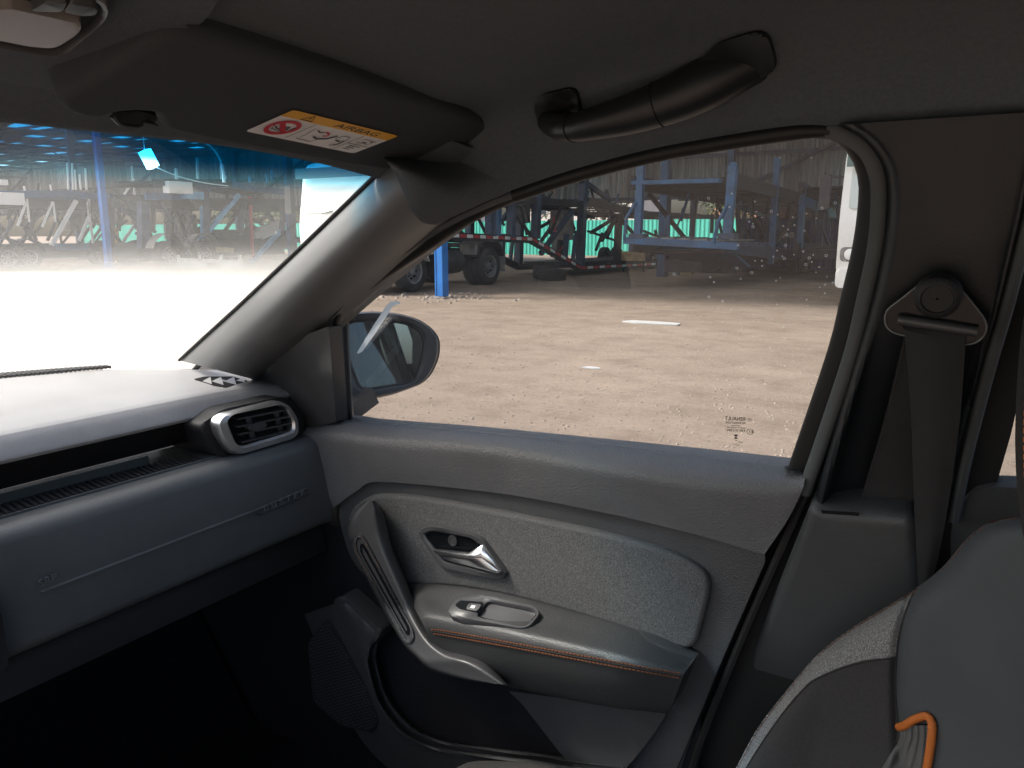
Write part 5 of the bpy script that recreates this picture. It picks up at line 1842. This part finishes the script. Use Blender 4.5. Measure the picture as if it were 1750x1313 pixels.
# ---- A-pillar trim
wsA = [(306, 616), (345, 580), (400, 530), (480, 455), (560, 378), (640, 301), (667, 275)]
dA = [(447, 652), (478, 620), (520, 585), (600, 513), (680, 445), (745, 394), (776, 371)]
far = []
for (px, py), e in zip(wsA, spl(edge, 7)):
    d = ray(px, py)
    t = (e - EYE).dot(V((0, 1, 0)))
    far.append(None)
import bisect
def ws_edge(px, py):
    # windscreen plane near the pillar
    a, c, e_ = rows_ws[0][-1], rows_ws[-1][-1], rows_ws[0][-3]
    n = (c - a).cross(e_ - a).normalized()
    return PL(px, py, a, n)
rows_ws = []
for k in range(9):
    t = k / 8
    rows_ws.append([V((xb + (xt - xb) * t, y - .105 * t * max(0, (y - .37)) / .58, 1.135 + (ws_top(y) - 1.135) * t)) for y, xb, xt in WS])
r1 = [ws_edge(*p) for p in wsA]
r5 = [lean(p[0], p[1], .03) for p in dA]
def mix_row(f, k):
    out = []
    for (a, c), (A3, C3) in zip(zip(wsA, dA), zip(r1, r5)):
        px, py = a[0] + (c[0] - a[0]) * f, a[1] + (c[1] - a[1]) * f
        d = ray(px, py)
        ya, yc = A3.y, C3.y
        y = (ya + (yc - ya) * f) * k
        out.append(EYE + d * (y / d.y))
    return out
rows = [r1, mix_row(.04, .980), mix_row(.16, .950), mix_row(.36, .926), mix_row(.6, .926), mix_row(.82, .952), r5, [p + V((0.01, .05, 0)) for p in r5]]
MB().tube([EYE + (p - EYE) * .985 for p in spl(r1, 40)], [.0028] * 40, 'seal', 6).build('pillar_gasket', car)
ptrim = sheet(rows, 'pillar', 40, 50).build('pillar_trim', car, angle=60)

# ---- headliner with side rail
st = [  # x, z of ceiling, then pixel point on the door-frame line
    (-.705, 1.515, (738, 386)), (-.60, 1.543, (835, 342)), (-.46, 1.566, (960, 300)), (-.33, 1.584, (1085, 266)), (-.2, 1.596, (1210, 242)), (-.1, 1.603, (1320, 225)), (-.03, 1.607, (1400, 217)), (.05, 1.611, (1505, 213)), (.16, 1.616, (1640, 207)), (.28, 1.62, (1752, 198))]
secs = []
for x, zc, pp in st:
    e = lean(pp[0], pp[1], .035)
    dz = zc - e.z
    g_ = max(0, min(1, (-.40 - x) / .14))
    s_ = [V((x, YL, zc - .02)), V((x, 0, zc)), V((x, .37, zc + .004)), V((x, .62, zc)), V((x, .72, zc - .006)),
          V((x * .75 + e.x * .25, e.y - .085, e.z + dz * (.74 + .24 * g_))), V((x * .5 + e.x * .5, e.y - .045, e.z + dz * (.46 + .40 * g_))), V((x * .2 + e.x * .8, e.y - .022, e.z + dz * (.2 + .30 * g_))), V((e.x, e.y - .008, e.z + dz * .02)), V((e.x, e.y + .02, e.z - .004))]
    secs.append(s_)
xs_tail = [(.6, 1.625), (1.1, 1.62), (1.7, 1.60), (2.1, 1.54)]
for x, zc in xs_tail:
    base = secs[9]
    secs.append([V((x, p.y, zc + (p.z - base[2].z))) for p in base])
cols = []
for s_ in secs: cols.append(spl(s_, 48))
out = []
for j in range(48):
    out.append(spl([c[j] for c in cols], 60))
hl = grid([[out[j][i] for j in range(48)] for i in range(60)], 'headliner').build('headliner', car)
# rounded nose of the rail cloth over the top of the pillar trim
nose = [(676, 296), (683, 313), (691, 329), (702, 349), (714, 367), (727, 378), (745, 382), (762, 377)]
N1 = []
for i, p in enumerate(nose):
    q = on(ptrim, p[0] - (3 if i < 7 else 0), p[1] - (0 if i < 6 else 3), .0)
    q = q or N1[-1]
    N1.append(EYE + ray(*p) * ((q - EYE).length / ray(*p).length * .992))
top = [(640, 250), (690, 255), (740, 262), (790, 275), (830, 290), (860, 300), (880, 306), (900, 312)]
N4 = []
for i, p in enumerate(top):
    N4.append(on(hl, p[0], p[1], -.006) or PY(p[0], p[1], .79 + .01 * i))
mid1 = []
for i in range(8):
    p = (nose[i][0] * .55 + top[i][0] * .45, nose[i][1] * .55 + top[i][1] * .45)
    d = ray(*p).normalized(); l1, l4 = (N1[i] - EYE).length, (N4[i] - EYE).length; q = EYE + d * min(l1 * .972, (l1 + l4) / 2); t_ = on(ptrim, *p)
    if t_ is not None and (t_ - EYE).length * .982 < (q - EYE).length: q = EYE + (t_ - EYE) * .982
    mid1.append(q)
back = [EYE + (p - EYE) * 1.03 for p in N1]
sheet([back, N1, mid1, N4], 'headliner', 40, 30).build('pillar_cloth', car, angle=70)

# windscreen header
rows = [[V((xt + .004, y - .105 * max(0, (y - .37)) / .58, ws_top(y) - .001)) for y, xb, xt in WS], [V((xt + .015, y - .105 * max(0, (y - .37)) / .58, ws_top(y) - .008)) for y, xb, xt in WS],
        [V((xt + .045, y - .10 * max(0, (y - .37)) / .58, ws_top(y) + .006)) for y, xb, xt in WS], [V((xt + .12, y - .08 * max(0, (y - .37)) / .58, ws_top(y) + .035)) for y, xb, xt in WS]]
sheet(rows, 'headliner', 40, 20).build('header_trim', car)

# ---- sun visor
vr, vf = V((-.545, .6, 1.548)), V((-.69, .6, 1.490))
vn = (vr - vf).cross(V((0, 1, 0))).normalized()
if vn.z > 0: vn = -vn
VD = lambda px, py, k=0.0: PL(px, py, vf + vn * (.012 + k), vn)
o2 = rc([(98, 176, 10), (106, 192, 12), (127, 203, 14), (156, 208.5, 14), (180, 205, 10), (192, 200, 6), (210, 196.5, 12), (237, 195, 14), (265, 198.5, 5), (272, 208, 4), (272, 216, 6), (284, 227, 10), (377, 247, 30), (480, 265, 40), (620, 288, 40),
         (680, 296, 20), (738, 301, 12), (752, 296, 14), (806, 279, 24), (840, 266, 20), (856, 248, 16), (857, 234, 14), (844, 219, 24), (794, 200, 30), (714, 175, 40), (600, 136, 40), (480, 99, 40), (410, 78, 40), (345, 61, 30), (300, 60, 20), (262, 72, 20), (235, 90, 20), (160, 137, 20), (112, 164, 12)], 12)
visor = pillow('sun_visor', [VD(p.x, p.y) for p in o2], vn, .010, .028, 'visor', car, 320, 7)
# clip bay behind the notch
o2 = rc([(192, 199), (203, 212), (240, 216), (248, 209), (262, 214), (272, 200), (240, 190), (205, 192)], 4)
clip = plate('visor_clip', [VD(p.x, p.y, -.021) for p in o2], -vn * .006, 'cavity', .001, car)
b = MB()
b.tube([VD(*p, -.014) for p in ((191, 199), (203, 212), (215, 214.5), (236, 217), (244, 214), (248, 208), (258, 210), (268, 215))], .0016, 'handle', 8)
b.build('clip_edge', clip)
# warning label: printed sheet
TL, TR, BL, BR = (501.5, 188), (682, 232.5), (419, 224.5), (604, 262.5)
def LB(u, v, k=0.0006):
    px = (TL[0] * (1 - u) + TR[0] * u) * (1 - v) + (BL[0] * (1 - u) + BR[0] * u) * v
    py = (TL[1] * (1 - u) + TR[1] * u) * (1 - v) + (BL[1] * (1 - u) + BR[1] * u) * v
    return VD(px, py, k)
b = MB()
o2 = rc([(0, 0), (1, 0), (1, 1), (0, 1)], .055)
for k, m in ((.0012, 'white'),):
    P = [LB(p.x, p.y, k) for p in o2]; b.add(P, [tuple(range(len(P)))], m)
    Q = [LB(p.x, p.y, 0.0) for p in o2]; b.add(P + Q, [(i, (i + 1) % len(P), (i + 1) % len(P) + len(P), i + len(P)) for i in range(len(P))], m)
o3 = [p for p in rc([(0, 0, .055), (1, 0, .055), (1, .27, 0), (0, .27, 0)], 0)]
P = [LB(p.x, p.y, .0016) for p in o3]; b.add(P, [tuple(range(len(P)))], 'yellow')
ul, vl = (LB(1, 0) - LB(0, 0)).length, (LB(0, 1) - LB(0, 0)).length
lu, lv = (LB(1, .2) - LB(0, .2)).normalized(), (LB(.5, 0) - LB(.5, 1)).normalized()
KT = .0020
put_text(b, 'AIRBAG', LB(.47, .225, KT), lu, lv, 'ink', ul * .42, None, 0, vl * .155)
P = [LB(u, v, KT) for u, v in ((.17, .23), (.225, .045), (.28, .23))]
ribbon(b, P, .0022, 'ink', vn, True)
ribbon(b, [LB(.225, .11, KT), LB(.2251, .14, KT), LB(.225, .17, KT)], .0018, 'ink', vn)
def S2(pts, w, m, closed=False): ribbon(b, [LB(u, v, KT) for u, v in pts], w, m, vn, closed)
cu, cv, ru, rv = .185, .635, .125, .29
S2([(cu + ru * .86 * math.cos(t * .1745), cv + rv * .86 * math.sin(t * .1745)) for t in range(36)], .0052, 'red', True)
S2([(cu - .068, cv - .155), (cu, cv), (cu + .068, cv + .155)], .0062, 'red')
S2([(cu - .09, cv - .05), (cu - .06, cv + .10), (cu + .05, cv + .13)], .0012, 'ink')
S2([(cu - .07, cv - .02), (cu - .04, cv + .05), (cu + .02, cv + .07), (cu + .06, cv + .02)], .0018, 'ink')
S2([(cu + .035 + .012 * math.cos(t), cv - .03 + .03 * math.sin(t)) for t in range(7)], .0018, 'ink')
S2([(cu + .085, cv - .1), (cu + .075, cv), (cu + .09, cv + .08)], .0012, 'ink')
for u in (.345, .80):
    S2([(u, .30), (u, .6), (u, .96)], .0009, 'ink')
S2([(.80, .66), (.9, .66), (.985, .66)], .0009, 'ink')
S2([(.40, .42), (.43, .75), (.42, .88), (.55, .9), (.57, .8)], .0010, 'ink')
S2([(.44, .46), (.48, .52), (.52, .50)], .0016, 'ink')
S2([(.52, .47), (.56, .50), (.58, .58), (.55, .62)], .0028, 'red')
S2([(.50, .70), (.56, .76), (.62, .68), (.64, .50)], .0028, 'ink')
S2([(.66, .60), (.68, .46), (.74, .46), (.76, .60), (.76, .84), (.72, .88)], .0012, 'ink')
S2([(.69, .66), (.72, .68), (.74, .70)], .0022, 'ink')
S2([(.75, .62), (.765, .75), (.75, .87)], .0024, 'ink')
S2([(.85, .40), (.84, .56), (.95, .58), (.96, .42)], .0009, 'ink', True)
S2([(.88, .52), (.90, .53), (.92, .53)], .0022, 'ink'); S2([(.93, .46), (.94, .47), (.95, .47)], .0018, 'ink')
for k in range(3): S2([(.85, .74 + k * .07), (.88, .742 + k * .07), (.95 - k * .02, .745 + k * .07)], .0011, 'ink')
b.build('warning_label', visor, smooth=False, fix=False)

# ---- overhead console
def OZ(px, py, z=1.535): return PZ(px, py, z)
o2 = rc([(-330, 330, 0), (-60, 246, 0), (0, 222, 10), (60, 195, 30), (108, 170, 20), (232, 92, 30), (262, 74, 20), (300, 56, 20), (345, 45, 30), (400, -40, 40), (470, -230, 60), (-330, -230, 0)], 12)
con = plate('overhead_console', [PL(p.x, p.y, V((-.60, .3, 1.534)), V((-.20, 0, 1))) for p in o2], (0, 0, .05), 'headliner', .012, car, seg=5, angle=60)
CP_ = lambda px, py, k=0.0: PL(px, py, V((-.60, .3, 1.530 - k)), V((-.20, 0, 1)))
bo = rc([(-150, 50), (-60, -40), (120, -30), (185, 8), (190, 28), (170, 50), (112, 96), (92, 99), (60, 95), (0, 84)], 14)
bi = rc([(-140, 45), (-50, -30), (112, -20), (172, 10), (175, 26), (158, 44), (105, 87), (88, 89), (60, 86), (0, 76)], 12)
b = MB(); ring(b, bo, bi, lambda x, y: CP_(x, y, .010), lambda x, y: CP_(x, y, .006), (0, 0, .012), (0, 0, .012), 'satin', 72)
b.build('lamp_bezel', con)
plate('lamp_base', [CP_(p.x, p.y, .004) for p in bi], (0, 0, .01), 'lower', 0, con)
o2 = rc([(-90, 40), (-20, 18), (20, 16), (80, 29), (138, 42), (139, 50), (128, 62), (100, 80), (84, 83), (50, 80), (0, 70), (-90, 62)], 8)
plate('lamp_lens', [CP_(p.x, p.y, .011) for p in o2], (0, 0, .012), 'lens', .005, con, seg=4, angle=60)
for pts in (((52, 20), (78, 4), (116, 4), (105, 22)), ((108, 22), (120, 5), (160, 12), (168, 20), (158, 29), (135, 27))):
    o2 = rc(pts, 6)
    plate('console_button', [CP_(p.x, p.y, .013) for p in o2], (0, 0, .01), 'btn', .002, con)

# ---- grab handle
GH = lambda px, py, y: PY(px, py, y)
pts = [((936, 208), .815, .013), ((955, 216), .80, .0155), ((980, 218), .79, .0158), ((1010, 212), .785, .0155), ((1060, 200), .782, .015), ((1110, 184), .782, .0155), ((1160, 165), .784, .018), ((1200, 146), .788, .0205), ((1240, 126), .796, .0245), ((1272, 110), .806, .026), ((1295, 102), .82, .022)]
P = spl([GH(*p, y) for p, y, r in pts], 50)
rr = [v.x for v in spl([V((r, 0, 0)) for p, y, r in pts], 50)]
gh = MB().tube(P, rr, 'handle', 18).build('grab_handle', car)
o2 = rc([(912, 176), (926, 162), (972, 152), (984, 158), (990, 190), (985, 230), (960, 236), (930, 226), (916, 205)], 12)
plate('handle_mount', [on(hl, p.x, p.y, .012) for p in o2], (0, .03, .015), 'handle', .004, gh)
o2 = rc([(1180, 118), (1225, 75), (1290, 55), (1312, 62), (1325, 110), (1320, 125), (1270, 150), (1200, 172), (1172, 170)], 14)
plate('handle_mount', [on(hl, p.x, p.y, .012) for p in o2], (0, .03, .015), 'handle', .004, gh)
for f in (10, 29):
    b = MB()
    d = (P[f + 1] - P[f]).normalized()
    u = d.orthogonal().normalized(); w = d.cross(u)
    b.tube([P[f] + (u * math.cos(t * .314) + w * math.sin(t * .314)) * (rr[f] + .0002) for t in range(20)], .0007, 'cavity', 5, True)
    b.build('handle_joint', gh)

# ---- door mirror
mp0 = V((-1.02, 1.17, 1.17))
mn = V((.845, -.525, .105)).normalized()
MR = lambda px, py, k=0.0: PL(px, py, mp0 + mn * k, mn)
ho = rc([(575, 548, 4), (589, 535, 8), (637, 532), (683, 536), (717, 546), (740, 562), (752, 580), (752, 600, 6), (749, 616), (738, 640), (722, 656), (671, 675), (626, 684), (600, 681), (584, 664), (577, 628)], 12)
hi = rc([(588, 556), (598, 548), (648, 545), (696, 551), (719, 563), (728, 582), (724, 616), (712, 650), (700, 657), (626, 669), (612, 664), (596, 620)], 9)
b = MB()
ring(b, ho, hi, lambda x, y: MR(x, y, .004), lambda x, y: MR(x, y, .002), tuple(-mn * .03), tuple(-mn * .02), 'satin', 90)
mir = b.build('door_mirror', car)
oo = [MR(p.x, p.y, -.02) for p in ho]
cc = sum(oo, V((0, 0, 0))) / len(oo)
L1 = [p for p in oo]
L2 = [cc + (p - cc) * 1.0 - mn * .035 for p in oo]
L3 = [cc + (p - cc) * .9 - mn * .075 for p in oo]
L4 = [cc + (p - cc) * .6 - mn * .105 for p in oo]
N = len(oo)
b = MB()
vs = L1 + L2 + L3 + L4
fs = [(r_ * N + i, r_ * N + (i + 1) % N, (r_ + 1) * N + (i + 1) % N, (r_ + 1) * N + i) for r_ in range(3) for i in range(N)] + [tuple(3 * N + i for i in range(N))]
b.add(vs, fs, 'paint')
b.build('mirror_cap', mir)
plate('mirror_glass', [MR(p.x, p.y, -.010) for p in hi], tuple(-mn * .004), 'mirror', 0, mir)
gi_ = rc([(593, 560), (601, 552), (648, 549), (694, 555), (715, 567), (723, 583), (719, 614), (708, 646), (700, 652), (626, 664), (616, 660), (600, 619)], 8)
b = MB(); ring(b, hi, gi_, lambda x, y: MR(x, y, -.006), lambda x, y: MR(x, y, -.008), (0, 0, 0), tuple(-mn * .004), 'seal', 80)
b.build('mirror_gasket', mir)
b = MB()
p = MR(605, 690, -.03)
b.beam(V((p.x - .02, 1.03, 1.035)), p + V((0, .02, .02)), .10, .035, 'satin')
b.build('mirror_stalk', mir)

# ---- B-pillar
plate('pillar_core', [PY(px, py, 1.02) for px, py in ((1400, 700), (1520, 500), (1800, 300), (1780, 500), (1700, 800), (1650, 1000), (1600, 1500), (1100, 1500), (1368, 860), (1383, 790))], (0, .03, 0), 'seal', 0, car)
def BP(px, py, off=0.0):
    n = V((0, 1, .26))
    return PL(px, py, V((0, .985 - off, 1.05)), n)
lft = [(1425, 214), (1472, 240), (1505, 285), (1513, 345), (1505, 430), (1482, 537), (1447, 660), (1405, 805), (1388, 866)]
rgt = [(1790, 190), (1780, 250), (1765, 310), (1752, 370), (1735, 440), (1712, 530), (1680, 640), (1642, 790), (1622, 890)]
def row_b(f, off):
    return [BP(a[0] + (c[0] - a[0]) * f, a[1] + (c[1] - a[1]) * f, off if not hasattr(off, '__len__') else off[i]) for i, (a, c) in enumerate(zip(lft, rgt))]
rows = [row_b(0, -.02), row_b(.012, .004), row_b(.07, [.024] * 6 + [.022, .018, .016]), row_b(.16, [.028] * 5 + [.024, .01, -.012, -.02]), row_b(.5, [.028] * 5 + [.02, .0, -.028, -.035]), row_b(.85, [.028] * 5 + [.024, .012, -.01, -.02]), row_b(.96, .022), row_b(1.0, -.01)]
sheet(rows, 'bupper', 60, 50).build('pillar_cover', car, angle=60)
# its rear edge rubber
MB().tube(spl([BP(p[0] + 8, p[1], .012) for p in rgt], 40), .006, 'sealgrey', 8).build('rear_weatherstrip', car)
o2 = rc([(1383, 866, 6), (1400, 871, 10), (1480, 877, 30), (1556, 884, 8), (1566, 900, 4), (1580, 1030, 0), (1640, 1330, 0), (1640, 1420, 0), (1150, 1420, 0), (1207, 1300, 20), (1262, 1168, 20)], 10)
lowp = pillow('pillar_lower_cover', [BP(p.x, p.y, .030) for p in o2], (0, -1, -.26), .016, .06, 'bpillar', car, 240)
MB().tube(spl([on(lowp, px, py, -.0015) or BP(px, py, .028) for px, py in ((1264, 1174), (1290, 1183), (1330, 1195), (1400, 1216))], 20), .0036, 'bpillar', 8).build('pillar_step', lowp)
b = MB()
b.add([BP(px, py, .0325) for px, py in ((1403, 872), (1468, 876), (1468, 882), (1405, 878))], [(0, 1, 2, 3)], 'cavity')
b.build('slot_lip', lowp, smooth=False, fix=False)

# belt: loop, bolt cap, webbing
BL_ = lambda px, py, k: BP(px, py, .030 + k)
lo = rc([(1511, 547, 12), (1515, 530, 12), (1539, 512, 14), (1580, 480, 22), (1606, 471, 18), (1630, 480, 22), (1662, 518, 14), (1685, 548, 14), (1687, 566, 12), (1675, 583, 12), (1655, 590, 12), (1600, 583, 20), (1530, 571, 14), (1516, 561, 10)], 12)
loop = plate('belt_guide', [BL_(p.x, p.y, .012) for p in lo], (0, .010, 0), 'gloss', .003, car)
MB().tube([BL_(p.x, p.y, .0130) for p in lo], .0009, 'rim', 6, True).build('guide_rim', loop)
b = MB(); b.tube([BL_(1535, 546, .015), BL_(1600, 556, .016), BL_(1670, 567, .015)], .0055, 'satin', 10); b.build('guide_bar', loop)
o2 = rc([(1532, 538), (1545, 534), (1600, 545), (1660, 553), (1668, 562), (1655, 565), (1600, 558), (1540, 548)], 5)
plate('guide_slot', [BL_(p.x, p.y, .0128) for p in o2], (0, .002, 0), 'cavity', 0, loop)
b = MB(); c_ = BL_(1604, 503, .012); ax = V((0, -1, -.26)).normalized()
b.lathe([(0, .0215), (.012, .0205), (.0155, .017), (.0160, .0145), (.014, .0135), (.0142, .001)], c_, ax, 'lower', 28); b.build('bolt_cap', loop)
rows = [[BL_(px, py, k) for px, py, k in ((1541, 556, .012), (1546, 572, .018), (1556, 700, .026), (1560, 800, .024), (1563, 880, .018), (1567, 960, .012), (1569, 1010, .010), (1572, 1080, .0))],
        [BL_(px, py, k) for px, py, k in ((1600, 566, .014), (1598, 583, .020), (1600, 700, .030), (1597, 800, .028), (1592, 890, .022), (1585, 965, .016), (1580, 1010, .012), (1580, 1080, .0))],
        [BL_(px, py, k) for px, py, k in ((1652, 568, .012), (1650, 588, .018), (1642, 700, .026), (1630, 800, .024), (1616, 890, .018), (1602, 960, .012), (1590, 1010, .010), (1586, 1080, .0))]]
belt = sheet(rows, 'belt', 50, 17, (0, .0012, 0)).build('seat_belt', car)
rows = [[BP(px, py, k) for px, py, k in ((1546, 572, .036), (1510, 720, .016), (1485, 805, -.002), (1462, 884, -.012))], [BP(px, py, k) for px, py, k in ((1600, 580, .036), (1570, 720, .016), (1545, 805, -.002), (1525, 890, -.012))],
        [BP(px, py, k) for px, py, k in ((1648, 586, .036), (1620, 720, .016), (1595, 805, -.002), (1570, 896, -.012))]]
sheet(rows, 'belt', 40, 9, (0, .0012, 0)).build('belt_return', belt)
b = MB()
s_ = spl([BP(px, py, k + .0008) for px, py, k in ((1549, 575, .036), (1513, 720, .016), (1488, 805, -.002), (1465, 884, -.012))], 70)
for i in range(0, 69): b.beam(s_[i], s_[i].lerp(s_[i + 1], .55), .0008, .0008, 'satin')
b.build('belt_stitching', belt, kind='stuff')

# ---- rear door behind the pillar
o2 = rc([(1775, 300, 0), (1735, 480, 0), (1690, 650, 0), (1640, 800, 10), (1615, 900, 10), (1660, 870, 10), (1690, 836, 6), (1703, 828, 3), (1730, 735, 20), (1745, 660, 20), (1790, 520, 30), (1830, 420, 0)], 6)
rd = plate('rear_door', [PY(p.x, p.y, 1.005) for p in o2], (0, .03, 0), 'seal', .004, car)
o2 = rc([(1625, 905, 10), (1642, 862, 12), (1668, 838, 8), (1700, 832, 6), (2000, 846, 0), (2000, 1300, 0), (1620, 1300, 0)], 8)
plate('rear_door_panel', [PY(p.x, p.y, .985) for p in o2], (0, .05, 0), 'bpillar', .012, rd, seg=4, angle=60)
g2 = [PY(px, py, 1.03) for px, py in ((1690, 840), (1730, 640), (1790, 420), (2300, 420), (2300, 850))]
me = bpy.data.meshes.new('rear_window_glass'); me.from_pydata([tuple(p) for p in g2], [], [(0, 1, 2, 3, 4)]); me.materials.append(M['rearglass'])
link('rear_window_glass', me, rd)

# ---- front passenger seat
OUT = [(1250, 1330), (1258, 1312), (1295, 1244), (1344, 1180), (1396, 1120), (1453, 1075), (1513, 1038), (1562, 1008), (1610, 970), (1648, 925), (1672, 904), (1700, 889), (1740, 882), (1800, 880), (1900, 885), (2060, 900)]
OL = spl([V((p[0], p[1], 0)) for p in OUT], 90)
def seatY(px, py):
    # lateral position of the backrest surface seen at this photo point: far bolster out at the door, middle towards the car centre
    d = min((V((px, py, 0)) - q).length for q in OL)
    base = .955 - .045 * (1 - math.exp(-d / 14.0))
    u = max(0.0, (px - 1380 - (1313 - py) * .18) / 420.0)
    base -= .17 * u ** 1.3
    seam = 1532 + 40 * ((py - 1150) / 170) ** 2 * (1 if py < 1150 else .1)
    base += .012 * math.exp(-((px - seam) / 9.0) ** 2)
    return base
def SE(px, py, k=0.0): return PY(px, py, seatY(px, py) - k)
seat = thing('x', (0, 0, 0), 'x', 'x')
bpy.data.objects.remove(seat)
SEAM = [(1566, 1004), (1552, 1035), (1543, 1060), (1536, 1090), (1532, 1123), (1530, 1160), (1531, 1195), (1535, 1232), (1538, 1250)]
INS = [(1532, 1123), (1500, 1127), (1470, 1132), (1440, 1141), (1415, 1151), (1390, 1163), (1375, 1176), (1345, 1210), (1310, 1258), (1280, 1305), (1262, 1340)]
def region(left, right, ys, k, m, nx=40, b=None, rnd=True):
    """patch between two photo curves given as x(y), over the list of y"""
    cols = []
    for i in range(nx):
        f = i / (nx - 1)
        cols.append([SE(left(y) + (right(y) - left(y)) * f, y, k) for y in ys])
    return grid(cols, m, (.0, .0, .0) if False else None, b)
def interp(pts):
    pts = sorted(pts, key=lambda p: p[1])
    def f(y):
        if y <= pts[0][1]: return pts[0][0]
        for a, c in zip(pts, pts[1:]):
            if a[1] <= y <= c[1]: return a[0] + (c[0] - a[0]) * (y - a[1]) / max(1e-6, c[1] - a[1])
        a, c = pts[-2], pts[-1]
        return c[0] + (c[0] - a[0]) * (y - c[1]) / max(1e-6, c[1] - a[1])
    return f
olf = interp([(p.x, p.y) for p in OL if p.x <= 1745])
smf = interp([(p.x, p.y) for p in spl([V((a, c, 0)) for a, c in SEAM], 40)] + [(1538, 1262), (1515, 1300), (1490, 1340), (1450, 1420)])
inf_ = interp([(p.x, p.y) for p in spl([V((a, c, 0)) for a, c in INS], 50)])
ys = lambda a, c, n: [a + (c - a) * k / (n - 1) for k in range(n)]
s0 = MB()
# hidden carcass so that the backrest has its full depth
rowsS = [[SE(px, py, -.012) for px, py in OUT[:13]], [SE(px + 14, py + 8, -.02) + V((.03, .0, 0)) for px, py in OUT[:13]], [SE(px + 10, py, -.03) + V((.09, .0, 0)) for px, py in OUT[:13]]]
seatback = sheet(rowsS, 'seatleather', 50, 12).build('seat', car)
# centre leather
def lf(y):
    return max(smf(y), olf(y)) if y < 1010 else smf(y)
b = region(lambda y: max(lf(y), 1540 - 0 if y > 1235 else 0) if y < 1238 else 1592, lambda y: 2060, ys(883, 1238, 90), 0, 'seatleather', 60)
region(lambda y: 1590, lambda y: 2060, ys(1238, 1440, 40), 0, 'seatleather', 50, b)
b.build('leather_panel', seatback, angle=80)
region(olf, lambda y: min(smf(y), inf_(y)) if y > 1123 else smf(y), ys(1006, 1340, 100), .0015, 'seatcloth', 30).build('cloth_edge', seatback, angle=80)
region(inf_, smf, ys(1124, 1420, 80), .001, 'seatblack', 40).build('side_bolster', seatback, angle=80)
# ribbed insert inside the orange loop
cols = []
for i in range(60):
    f = i / 59
    col = []
    for k in range(24):
        y = 1240 + 180 * k / 23
        l, r_ = smf(max(y, 1243)), 1588 - max(0, y - 1300) * .12
        px = l + (r_ - l) * f
        if y < 1250: px = max(px, l)
        col.append(SE(px, max(y, 1246 - (px - 1538) * .45), .002 + .0035 * abs(math.sin(f * math.pi * 4.5))))
    cols.append(col)
grid(cols, 'rib').build('ribbed_insert', seatback, angle=80)
cord = [(1536, 1243), (1546, 1240), (1560, 1231), (1572, 1226), (1582, 1224), (1589, 1228), (1593, 1240), (1592, 1262), (1588, 1290), (1583, 1320), (1576, 1370), (1570, 1420)]
cp_ = spl([SE(p[0], p[1], .006) for p in cord], 120)
MB().tube(cp_, [.0042 + .00035 * math.sin(i * 2.2) for i in range(120)], 'orange', 10).build('orange_cord', seatback)
# seams and topstitching
b = MB()
b.tube(spl([SE(p[0], p[1], .0012) for p in SEAM], 40), .0013, 'seatblack', 6)
b.tube(spl([SE(p[0], p[1], .0015) for p in INS], 40), .0012, 'seatblack', 6)
b.build('seam', seatback)
b = MB()
e_ = spl([SE(p[0] + 2, p[1] + 2, .0022) for p in OUT[1:13]], 150)
for i in range(149): b.beam(e_[i], e_[i].lerp(e_[i + 1], .6), .0010, .0010, 'stitch')
b.build('topstitching', seatback, kind='stuff')
# cushion corner at the bottom edge of the view
rows = [[V((x, y, z)) for x, y, z in ((-.635, .52, .60), (-.64, .66, .62), (-.63, .80, .635), (-.60, .88, .63), (-.45, .93, .635), (-.2, .94, .63))],
        [V((x, y, z)) for x, y, z in ((-.60, .52, .63), (-.60, .66, .655), (-.592, .80, .668), (-.565, .85, .662), (-.45, .885, .665), (-.2, .9, .66))],
        [V((x, y, z)) for x, y, z in ((-.52, .52, .63), (-.52, .64, .648), (-.52, .74, .655), (-.50, .80, .65), (-.42, .82, .645), (-.2, .83, .64))]]
rows = [[p - V((0, 0, .045)) for p in q_] for q_ in rows]
rows = [[V((p.x, p.y, p.z - .16)) for p in rows[0]]] + rows
sheet(rows, 'seatblack', 40, 24).build('seat_cushion', seatback)
# headrest edge
rows = []
for dx, dy in ((.10, .05), (.03, .012), (.0, 0), (.012, -.02), (.05, -.05), (.12, -.09)):
    r_ = []
    for px, py in ((1762, 490), (1748, 540), (1739, 620), (1734, 720), (1735, 800), (1741, 870), (1752, 930), (1775, 965)):
        p = PY(px, py, .79)
        r_.append(p + V((dx, dy, 0)))
    rows.append(r_)
hr = sheet(rows, 'seatblack', 40, 30).build('headrest', seatback, angle=80)
b = MB()
e_ = spl([PY(px, py, .79) + V((.006, -.0165, 0)) for px, py in ((1741, 620), (1736, 720), (1737, 800), (1743, 870), (1753, 925))], 22)
for i in range(21): b.beam(e_[i], e_[i].lerp(e_[i + 1], .6), .0022, .0018, 'orange')
b.build('headrest_stitching', seatback, kind='stuff')

# ---- rear of the cabin and the open driver side
b = MB()
b.box((1.15, .37, .62), (.5, 1.30, .16), 'seatblack')
b.box((1.5, .37, .92), (.16, 1.30, .60), 'seatblack', Matrix.Rotation(R(14), 3, 'Y'))
b.build('rear_bench', car)
b = MB()
b.box((.65, .37, .30), (2.8, 1.34, .03), 'carpet')
b.build('floor_mat', car)

bpy.context.view_layer.update()
